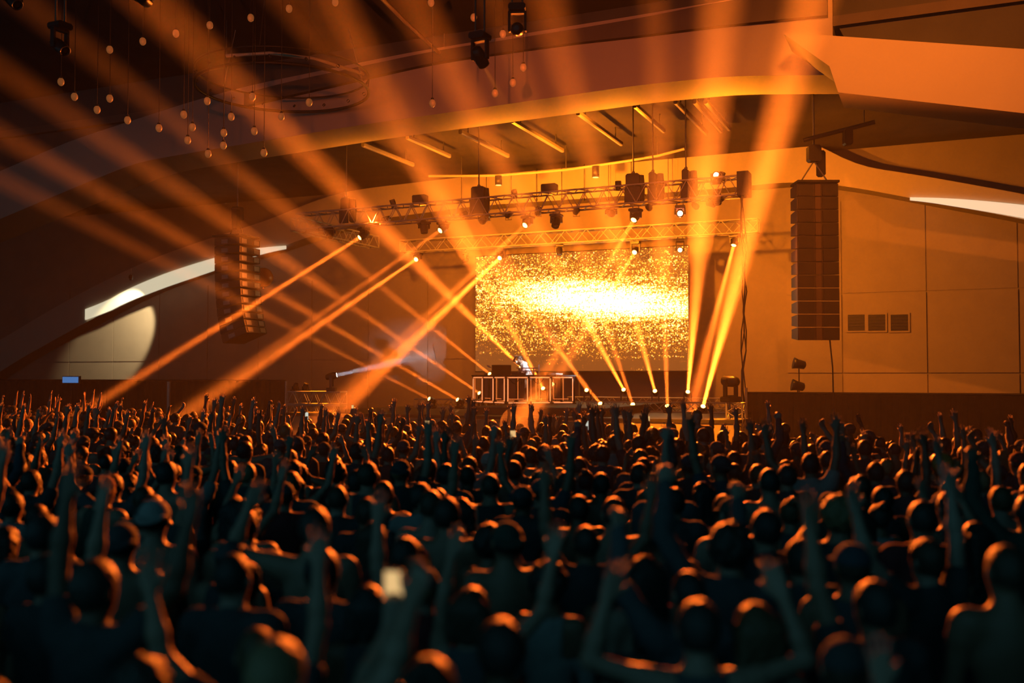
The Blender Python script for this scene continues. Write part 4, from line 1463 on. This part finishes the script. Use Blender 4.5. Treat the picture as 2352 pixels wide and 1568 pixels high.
def make_person(key, L, Rr, build, top, h=.0098, lean=None):
    """meshes of one pose: skin body, top, trousers"""
    d = body_prims(L, Rr, build)
    out = {}
    pr = d['torso'] + d['legs'] + d['upper'] + d['fore'] + d['feet'] + d['head']
    f, lo = field(pr, h)
    v, q = surface_net(f, lo, h)
    out['body'] = [v, q]
    if top != 'bare':
        cover = d['torso'] + d['upper']
        if top == 'long':
            cover = cover + [p for p in d['fore'][:]if p[1][2 if p[0] == 's' else 0] is not None and p[0] == 's' and p[1][2] > .035 or (p[0] == 's' and p[1][2] > .040)]
        els, shh = d['elbows'], d['sh']

        def cut(P, f):
            f = f - .013 - .004 * np.sin(P[..., 0] * 38 + P[..., 2] * 17) * np.sin(P[..., 2] * 31 + P[..., 1] * 23)
            hem = {'tee': .86, 'tank': .90, 'long': .84}[top]
            f = np.maximum(f, hem - P[..., 2])
            nk = np.linalg.norm((P - np.array((0, .02, 1.535))) / np.array((1, 1, .9)), axis=-1) - (.088 if top != 'tank' else .115)
            f = np.maximum(f, -nk)
            if top == 'tee':
                for e, s in zip(els, (-1, 1)):
                    S = np.array((s * shh, 0, ZS))
                    u = nv(e - S)
                    f = np.maximum(f, np.where(np.sign(P[..., 0]) == s, np.where(np.abs(P[..., 0]) > shh * .72, (P - S) @ u - .17, -1), -1))
            if top == 'tank':
                for s in (-1, 1):
                    f = np.maximum(f, np.where(P[..., 2] > 1.27, s * P[..., 0] - (.115 if build != 'woman' else .10), -1))
            return f
        f, lo = field(cover, h * 1.15, extra=.03, mod=cut)
        out['top'] = surface_net(f, lo, h * 1.15)

    def cutp(P, f):
        f = f - .012
        f = np.maximum(f, P[..., 2] - .985)
        return np.maximum(f, .10 - P[..., 2])
    f, lo = field(d['torso'][2:3] + d['torso'][1:2] + d['legs'], h * 1.6, extra=.03, mod=cutp)
    out['trousers'] = surface_net(f, lo, h * 1.6)
    f, lo = field(d['feet'], h * 1.3, extra=.02, mod=lambda P, f: np.maximum(f - .010, -P[..., 2] + .001))
    out['shoes'] = surface_net(f, lo, h * 1.3)
    if lean:
        fn = lean_fn(lean)
        out = {k: (fn(v), q) for k, (v, q) in out.items()}
    else:
        out = {k: tuple(x) for k, x in out.items()}
    return out, d


def hair_mesh(style, h=.0085):
    c = np.array((0, -.004, 1.658))
    base = [('e', (c, (.087, .106, .112)), 0)]
    wv = lambda P, a, s: a * (np.sin(P[..., 0] * s) * np.sin(P[..., 1] * s * .83 + 1) * np.sin(P[..., 2] * s * .71 + 2))
    if style == 'curly':
        base = [('e', (c + (0, -.006, .014), (.106, .122, .118)), 0)]
    if style == 'long':
        for x in (-.055, 0, .055):
            base.append(('s', ((x, -.055, 1.66), (x * 1.35, -.085, 1.30), .052, .030), .03))
        for s in (-1, 1):
            base.append(('s', ((s * .07, -.01, 1.66), (s * .095, -.02, 1.40), .026, .016), .02))
    if style == 'bob':
        for x in (-.055, 0, .055):
            base.append(('s', ((x, -.05, 1.66), (x * 1.4, -.06, 1.53), .055, .036), .03))
    if style == 'bun':
        base.append(('e', ((0, -.085, 1.755), (.045, .045, .042)), .012))
    if style == 'pony':
        base += [('s', ((0, -.10, 1.71), (0, -.165, 1.66), .026, .034), .02), ('s', ((0, -.165, 1.66), (0, -.15, 1.44), .034, .014), .02)]
    if style in ('cap', 'snapback'):
        base = [('e', ((0, -.004, 1.668), (.090, .110, .098)), 0)]

    def cut(P, f):
        x, y, z = P[..., 0], P[..., 1], P[..., 2]
        if style in ('cap', 'snapback'):
            f = np.maximum(f, 1.668 - z)
            s = 1 if style == 'cap' else -1
            yy = s * y
            brim = np.maximum(np.abs(z - 1.672 + .35 * np.maximum(yy - .10, 0)) - .007, np.sqrt(x * x + (yy - .085) ** 2 * .8) - .088)
            f = np.minimum(f, np.maximum(brim, .04 - yy))
            return f
        amp, fr = {'short': (.004, 150), 'curly': (.013, 78), 'long': (.005, 110), 'bob': (.005, 110), 'bun': (.004, 130), 'pony': (.004, 120), 'crop': (.002, 180)}[style]
        f = f + wv(P, amp, fr)
        if style == 'crop':
            f = f + .006
        face = np.maximum(y - (.045 + (z - 1.66) * .55), z - 1.735)          # keep the face clear
        f = np.maximum(f, np.where(z < 1.735, y - (.038 + np.maximum(z - 1.62, 0) * .55), -1))
        nape = {'short': 1.580, 'crop': 1.595, 'curly': 1.555, 'bun': 1.575, 'pony': 1.575, 'bob': 1.50, 'long': 1.27}[style]
        f = np.maximum(f, nape + np.maximum(y + .02, 0) * .75 * (style in ('short', 'crop', 'curly', 'bun', 'pony')) - z)
        return f
    f, lo = field(base, h, extra=.03, mod=cut)
    if style in ('cap', 'snapback'):
        ax_ = None
    return surface_net(f, lo, h)


POSES = {  # key: (left arm, right arm, build, top)
    'stand': ('down', 'down', 'man', 'tee'), 'stand_w': ('down', 'down', 'woman', 'tank'), 'bare': ('down', 'down', 'man', 'bare'), 'tank_m': ('down', 'down', 'stout', 'tank'),
    'one_up': ('down', 'up', 'man', 'tee'), 'two_up': ('up_out', 'up', 'man', 'tee'), 'clap': ('bent', 'bent', 'woman', 'tank'), 'phone': ('down', 'phone', 'man', 'tee'),
    'fist': ('down', 'fist', 'man', 'long'), 'reach_w': ('reach', 'up_out', 'woman', 'tank'), 'point': ('point', 'down', 'man', 'tee'), 'bent_m': ('bent', 'down', 'man', 'bare'),
}
POSE_WORDS = {'stand': 'arms down', 'stand_w': 'arms down', 'bare': 'arms down', 'tank_m': 'arms down', 'one_up': 'one arm straight up', 'two_up': 'both arms up', 'clap': 'hands clasped overhead', 'phone': 'holding up a phone',
              'fist': 'raised fist', 'reach_w': 'both hands reaching', 'point': 'pointing at stage', 'bent_m': 'elbow raised'}
TOP_WORDS = {'tee': 'T-shirt', 'tank': 'tank top', 'long': 'long-sleeved top', 'bare': 'bare back'}
PM = {}
RAW = {}
for key, (L_, R_, bd, tp_) in POSES.items():
    out, d = make_person(key, L_, R_, bd, tp_)
    RAW[key] = (out, d)
    PM[key] = {k: np_mesh('person_' + k, v, q, M_SKIN if k == 'body' else M_CLOTH) for k, (v, q) in out.items()}
HM, HRAW = {}, {}
for s in ('short', 'crop', 'curly', 'long', 'bob', 'bun', 'pony', 'cap', 'snapback'):
    HRAW[s] = hair_mesh(s)
    HM[s] = np_mesh('hair_' + s, *HRAW[s], M_CLOTH if s in ('cap', 'snapback') else M_HAIR)
HAIR_WORDS = {'short': 'short-haired', 'crop': 'crop-haired', 'curly': 'curly-haired', 'long': 'long-haired', 'bob': 'bob-haired', 'bun': 'bun-haired', 'pony': 'ponytailed', 'cap': 'capped', 'snapback': 'backward-capped'}

SKINS = [(.47, .30, .21), (.41, .25, .165), (.52, .35, .26), (.32, .19, .12), (.20, .115, .07), (.44, .28, .19)]
HAIRS = [(.062, .054, .048), (.070, .056, .046), (.10, .068, .045), (.055, .052, .050), (.17, .105, .055), (.32, .22, .11)]
CLOTHS = [((.080, .080, .082), 'black'), ((.11, .11, .115), 'charcoal'), ((.085, .095, .12), 'navy'), ((.14, .14, .15), 'grey'), ((.42, .40, .38), 'white'), ((.22, .05, .05), 'red'), ((.095, .085, .09), 'dark'), ((.10, .08, .05), 'brown'), ((.07, .09, .07), 'olive')]
CW = [6, 5, 4, 3, 1.3, 1, 5, 2, 2]
rng = random.Random(20)


class Person:
    pass


def new_person(x, y, pose=None, hair=None, mirror=None, skin=None, top=None, scale=None, dz=0.0, face=None, near_stage=False, hairc=None):
    p = Person()
    p.x, p.y, p.dz = x, y, dz
    if pose is None:
        up = .42 if near_stage else .14 if y < 9 else .36
        if rng.random() < up:
            pose = rng.choice(['one_up', 'two_up', 'clap', 'phone' if y > 10 and rng.random() < .5 else 'fist', 'fist', 'reach_w', 'point', 'bent_m', 'one_up', 'two_up'])
        else:
            pose = rng.choice(['stand', 'stand_w', 'bare', 'tank_m', 'stand', 'stand_w'])
    p.pose = pose
    woman = POSES[pose][2] == 'woman'
    p.hair = hair or (rng.choice(['long', 'bob', 'bun', 'pony', 'long', 'curly']) if woman else rng.choice(['short', 'crop', 'short', 'curly', 'short', 'cap', 'snapback', 'crop', 'short']))
    p.mirror = rng.random() < .5 if mirror is None else mirror
    p.skin = skin or rng.choice(SKINS)
    p.hairc = hairc or rng.choices(HAIRS, [5, 5, 3, 4, 1.5, .8])[0]
    p.top = top or rng.choices(CLOTHS, CW)[0]
    p.pants = rng.choices(CLOTHS, [6, 5, 5, 1, .2, .1, 4, 1, 1])[0]
    p.capc = rng.choices(CLOTHS, CW)[0]
    p.scale = scale or (rng.uniform(.90, .97) if woman else rng.uniform(.95, 1.07))
    p.yaw = face if face is not None else math.atan2(-(0.3 - x), (33 - y)) + rng.uniform(-.35, .35)
    return p


def head_spot(px, py, scale=1.0, dz=0.0):
    """ground place of a person whose head centre shows at px, py"""
    z = 1.64 * scale + dz
    r_ = ray(px, py)
    q = Vector((0, 0, CZ)) + r_ * ((z - CZ) / r_.z)
    return q.x, q.y


WHITE_T, PINK_T = ((.55, .52, .5), 'white'), ((.5, .3, .28), 'pale')
PIN = [  # (head px, py, pose, hair, mirror, top colour, scale)
    (1410, 1183, 'bare', 'crop', False, None, 1.03), (1122, 1062, 'stand', 'snapback', False, WHITE_T, 1.0), (1180, 1085, 'bent_m', 'short', True, None, 1.0), (1078, 1075, 'two_up', 'short', False, PINK_T, 1.0),
    (985, 1080, 'stand', 'short', False, None, 1.0), (1025, 1095, 'stand', 'short', True, None, 1.02), (1200, 1150, 'stand', 'cap', False, None, 1.0), (1060, 1180, 'stand_w', 'bob', False, None, .97), (990, 1165, 'bare', 'crop', False, None, 1.04),
    (1245, 1115, 'two_up', 'curly', False, None, 1.0), (1300, 1110, 'stand_w', 'long', False, None, .97), (800, 965, 'phone', 'short', True, None, 1.04), (770, 1090, 'stand', 'curly', False, None, 1.0), (820, 1110, 'stand', 'short', False, None, 1.0),
    (880, 1140, 'tank_m', 'short', False, None, 1.0), (775, 1150, 'stand', 'crop', False, None, 1.0), (1450, 985, 'stand', 'crop', False, None, 1.0), (1385, 985, 'one_up', 'cap', True, None, 1.0), (1325, 985, 'clap', 'short', False, None, .98),
    (1245, 985, 'one_up', 'short', True, None, 1.0), (1295, 990, 'one_up', 'short', False, None, 1.02), (1480, 1000, 'phone', 'short', False, None, 1.0), (1520, 1000, 'one_up', 'short', True, None, 1.02), (1400, 990, 'fist', 'short', True, None, 1.0),
    (935, 985, 'one_up', 'short', False, None, 1.0), (965, 990, 'two_up', 'short', True, None, 1.0), (1015, 985, 'one_up', 'curly', True, None, 1.03), (1050, 985, 'one_up', 'short', False, None, 1.05), (1120, 1000, 'one_up', 'bun', True, None, 1.0),
    (1220, 1050, 'phone', 'short', True, None, 1.0), (1300, 1015, 'phone', 'short', False, None, 1.0), (1000, 1015, 'phone', 'short', True, None, 1.0), (655, 985, 'phone', 'short', False, None, 1.0), (720, 1000, 'two_up', 'short', True, None, 1.0),
    (1580, 1010, 'stand', 'crop', False, None, 1.02), (1600, 1035, 'stand_w', 'bob', False, None, .98), (1370, 1045, 'stand', 'curly', False, None, 1.0), (1330, 1075, 'stand', 'crop', False, None, 1.0), (1445, 1030, 'stand', 'crop', False, None, 1.0),
    (1735, 1455, 'stand_w', 'bob', False, None, .98), (1605, 1450, 'clap', 'short', False, None, 1.0), (1150, 1500, 'bent_m', 'short', False, None, 1.0), (590, 1510, 'two_up', 'crop', False, None, .95), (985, 1600, 'phone', 'pony', True, None, 1.0),
    (2010, 1400, 'one_up', 'short', True, None, 1.0), (2130, 1290, 'two_up', 'short', False, None, 1.0), (2240, 1240, 'reach_w', 'long', True, None, .95), (1840, 1290, 'fist', 'short', True, None, 1.0), (1480, 1330, 'stand_w', 'long', False, None, .97),
    (110, 1330, 'one_up', 'short', False, None, 1.0), (260, 1120, 'two_up', 'short', False, None, 1.0), (90, 1010, 'two_up', 'short', True, None, 1.0), (240, 1000, 'two_up', 'short', True, None, 1.0), (460, 990, 'one_up', 'cap', False, None, 1.12),
    (2080, 1110, 'one_up', 'short', False, None, 1.0), (1900, 1060, 'one_up', 'short', True, None, 1.0), (2250, 1110, 'two_up', 'short', False, None, 1.0), (540, 1180, 'reach_w', 'long', False, None, .96), (330, 1150, 'bare', 'crop', False, None, 1.0),
]
people = []
for px, py, pose, hair, mir, top_, scl in PIN:
    x, y = head_spot(px, py, scl)
    people.append(new_person(x, y, pose, hair, mir, None, top_, scl))
people[1].hairc = (.5, .45, .4)
people[1].capc = ((.6, .5, .45), 'pale')
# a person lifted above the others, facing the camera, before the stage
x, y = head_spot(1600, 958, 1.0, .38)
lifted = new_person(x, y, 'stand', 'short', False, (.6, .4, .3), ((.24, .12, .08), 'dark'), 1.0, .38, math.pi - .1, hairc=(.30, .20, .09))
people.append(lifted)
NP = len(people)
grid = {}


def ok_spot(x, y, dmin):
    gx, gy = int(math.floor(x)), int(math.floor(y))
    for i in (-1, 0, 1):
        for j in (-1, 0, 1):
            for (u_, w_) in grid.get((gx + i, gy + j), ()):
                if (u_ - x) ** 2 + (w_ - y) ** 2 < dmin * dmin:
                    return False
    return True


def put(x, y):
    grid.setdefault((int(math.floor(x)), int(math.floor(y))), []).append((x, y))


for p in people:
    put(p.x, p.y)
Y = 3.0
while Y < 36:
    step = .55 if Y < 9 else .66 if Y < 16 else .78 if Y < 22 else .95
    gap = .50 if Y < 9 else .57 if Y < 16 else .66 if Y < 22 else .80
    X = -.53 * Y - 2.3 + rng.uniform(0, gap)
    while X < .53 * Y + 2.3:
        x, y = X + rng.uniform(-.12, .12), Y + rng.uniform(-.2, .2)
        a, b, _ = hall((x, y, 0))
        lim = 18.2 + max(0.0, min(1.0, (-6 - a) / 16)) * 4
        if b < lim and a < 7 and ok_spot(x, y, .43) and y > 2.75:
            near = b > lim - 5 or rng.random() < .1
            people.append(new_person(x, y, near_stage=near))
            people[-1].beside = abs(x) > .53 * y + .25
            put(x, y)
        X += gap * rng.uniform(.85, 1.25)
    Y += step
# nearest (largest in the picture) become single things, the rest one mass
pinned, rest = people[:NP], people[NP:]
rest.sort(key=lambda p: p.y)
NSING = 300 - 1
seen = [p for p in rest if not p.beside]
singles = pinned + seen[:NSING - len(pinned)]
mass = seen[NSING - len(pinned):] + [p for p in rest if p.beside]
singles.sort(key=lambda p: p.y)
# rows, for the labels
rows, cur, y0 = [], [], None
ys = sorted(singles, key=lambda p: p.y)
for i in range(0, len(ys), 15):
    rows.append(sorted(ys[i:i + 15], key=lambda p: p.x / p.y))
for ri, row in enumerate(rows):
    for ci, p in enumerate(row):
        p.where = f'{NUMW[ri]} row back, {NUMW[ci]} from left'


def place_person(p, label):
    t = thing('person', (p.x, p.y, p.dz), label, 'person', 'people in the crowd', p.yaw)
    t.scale = (-p.scale if p.mirror else p.scale, p.scale, p.scale)
    for k, me in PM[p.pose].items():
        o = obj({'body': 'body', 'top': 'shirt', 'trousers': 'trousers', 'shoes': 'shoes'}[k], me, t)
        o.color = (*(p.skin if k == 'body' else p.top[0] if k == 'top' else p.pants[0] if k == 'trousers' else (.03, .03, .03)), 1)
    if p.hair in ('cap', 'snapback'):
        o = obj('hair', HM['crop'], t)
        o.color = (*p.hairc, 1)
        o = obj('cap', HM[p.hair], t)
        o.color = (*p.capc[0], 1)
    else:
        o = obj('hair', HM[p.hair], t)
        o.color = (*p.hairc, 1)
    return t


phones = []
for p in singles:
    tw = POSES[p.pose][3]
    clothes = 'with a bare back' if tw == 'bare' else f'in {p.top[1]} {TOP_WORDS[tw]}'
    label = f'{HAIR_WORDS[p.hair]} person {clothes}, {POSE_WORDS[p.pose]}, {p.where}'
    if p is lifted:
        label = 'person raised above the crowd before the stage, facing the camera, hair lit orange'
    t = place_person(p, label)
    if p.pose == 'phone':
        phones.append((p, label))
# the box the raised person stands on
t = thing('step_box', (lifted.x, lifted.y, 0), 'low black box under the person raised above the crowd', 'box', None, 0)
MB().cbox((0, 0, .19), (.55, .55, .38), None, .02).build('box_body', M_RISER, t)

# phones held up
for i, (p, lab) in enumerate(phones):
    wr = RAW[p.pose][1]['wrists'][1]
    s = p.scale
    loc_ = Vector(((-1 if p.mirror else 1) * wr[0] * s, wr[1] * s + .03, wr[2] * s + .12)) 
    loc_ = Quaternion((0, 0, 1), p.yaw) @ loc_ + Vector((p.x, p.y, p.dz))
    t = thing('phone', loc_, f'glowing phone held up by the {HAIR_WORDS[p.hair]} person {p.where}', 'phone', 'phones held up in the crowd', p.yaw)
    MB().cbox((0, 0, 0), (.075, .009, .155), None, .008).build('case', M_PHONE, t)
    MB().box((-.034, -.0065, -.07), (.034, -.0047, .07)).build('screen', M_PSCR if i % 3 or p.y < 7 else M_PSCRW, t)

# ------------------------------------------------------------------ the far crowd, too many to count: one mass
def reduce_mesh(v, q, m, ratio):
    me = np_mesh('tmp', v, q, m)
    o = bpy.data.objects.new('tmp', me)
    COL.objects.link(o)
    md = o.modifiers.new('d', 'DECIMATE')
    md.ratio = ratio
    dg = bpy.context.evaluated_depsgraph_get()
    ev = o.evaluated_get(dg)
    m2 = ev.to_mesh()
    m2.calc_loop_triangles()
    vv = np.empty(len(m2.vertices) * 3, np.float32)
    m2.vertices.foreach_get('co', vv)
    tt = np.empty(len(m2.loop_triangles) * 3, np.int32)
    m2.loop_triangles.foreach_get('vertices', tt)
    ev.to_mesh_clear()
    bpy.data.objects.remove(o)
    bpy.data.meshes.remove(me)
    return vv.reshape(-1, 3).astype(float), tt.reshape(-1, 3)


LOW = {k: {n: reduce_mesh(v, q, M_SKIN, .045 if n == 'body' else .03) for n, (v, q) in out.items() if n != 'shoes'} for k, (out, d) in RAW.items()}
LOWH = {k: reduce_mesh(*HRAW[k], M_HAIR, .07) for k in HRAW}
Vs, Ts, Cs, Ms = [], [], [], []
nv_ = 0
for p in mass:
    cy, sy = math.cos(p.yaw), math.sin(p.yaw)
    parts = [(LOW[p.pose][n], {'body': p.skin, 'top': p.top[0], 'trousers': p.pants[0]}[n], 0 if n == 'body' else 1) for n in LOW[p.pose]]
    if p.hair in ('cap', 'snapback'):
        parts += [(LOWH['crop'], p.hairc, 2), (LOWH[p.hair], p.capc[0], 1)]
    else:
        parts += [(LOWH[p.hair], p.hairc, 2)]
    for (v, t_), c_, mi in parts:
        w = v * p.scale
        if p.mirror:
            w = w * np.array((-1, 1, 1))
            t_ = t_[:, ::-1]
        Vs.append(np.stack([cy * w[:, 0] - sy * w[:, 1] + p.x, sy * w[:, 0] + cy * w[:, 1] + p.y, w[:, 2] + p.dz], 1))
        Ts.append(t_ + nv_)
        nv_ += len(v)
        Cs.append(np.tile(np.array((*c_, 1.0)), (len(v), 1)))
        Ms.append(np.full(len(t_), mi))
if Vs:
    me = np_mesh('crowd', np.concatenate(Vs), np.concatenate(Ts), M_SKINA)
    me.materials.append(M_CLOTHA)
    me.materials.append(M_HAIRA)
    me.polygons.foreach_set('material_index', np.concatenate(Ms).astype(np.int32))
    at = me.color_attributes.new('tone', 'FLOAT_COLOR', 'POINT')
    at.data.foreach_set('color', np.concatenate(Cs).astype(np.float32).ravel())
    o = obj('crowd', me)
    tag(o, 'dense far crowd with raised hands packed before the stage', 'crowd', None, 'stuff')

# ------------------------------------------------------------------ disc jockey
ARMS['deck'] = ((.20, .75, -.62), (-.10, .85, -.45), (0, .9, -.4), (-1, .1, 0), .3, .1)
out, d = make_person('dj', 'deck', 'head', 'man', 'tee', .0098, lean=.52)
c = PY(1214, 860, 35.9)
dj = thing('person', (c.x, c.y, RZ), 'disc jockey in white T-shirt bending over the booth table, one hand at the head', 'person', None, math.radians(118))
for k, (v_, q_) in out.items():
    o = obj({'body': 'body', 'top': 'shirt', 'trousers': 'trousers', 'shoes': 'shoes'}[k], np_mesh('dj_' + k, v_, q_, M_SKIN if k == 'body' else M_CLOTH), dj)
    o.color = (*({'body': (.58, .38, .27), 'top': (.85, .84, .82), 'trousers': (.35, .2, .12), 'shoes': (.6, .6, .6)}[k]), 1)
hv, hq = HRAW['short']
o = obj('hair', np_mesh('dj_hair', lean_fn(.52)(hv), hq, M_HAIR), dj)
o.color = (.06, .03, .015, 1)
# white key lamp for the disc jockey, on the front truss
p = PB(1235, 492, T1B)
tg = PY(1207, 838, 35.9)
par_can(p, tg - p, TB1, 'white par can over the booth lighting the disc jockey', 3000, 9, (.95, .97, 1.0), 'par cans on the front truss', .4)

# beach ball tossed over the crowd
p = PY(2163, 1064, 9.6)
t = thing('beach_ball', p, 'translucent orange beach ball held above the crowd', 'ball', None, 0)
MB().sphere((0, 0, 0), .11, 20, 14).build('skin', M_BALL, t)
MB().lathe([(.012, .108), (.012, .118)], 8).build('valve', M_WHITE, t)


# ------------------------------------------------------------------ thin haze hanging over the crowd before the stage
v = [W(a, b, z) for a in (-21, 6.2) for b in (9.0, 25.1) for z in (0.02, 9.2)]
hz = MB().add(v, [(0, 1, 3, 2), (4, 6, 7, 5), (0, 4, 5, 1), (2, 3, 7, 6), (0, 2, 6, 4), (1, 5, 7, 3)]).build('haze', haze_material('hall_haze', HAZE))
tag(hz, 'thin haze hanging over the crowd before the stage', 'haze', None, 'stuff')
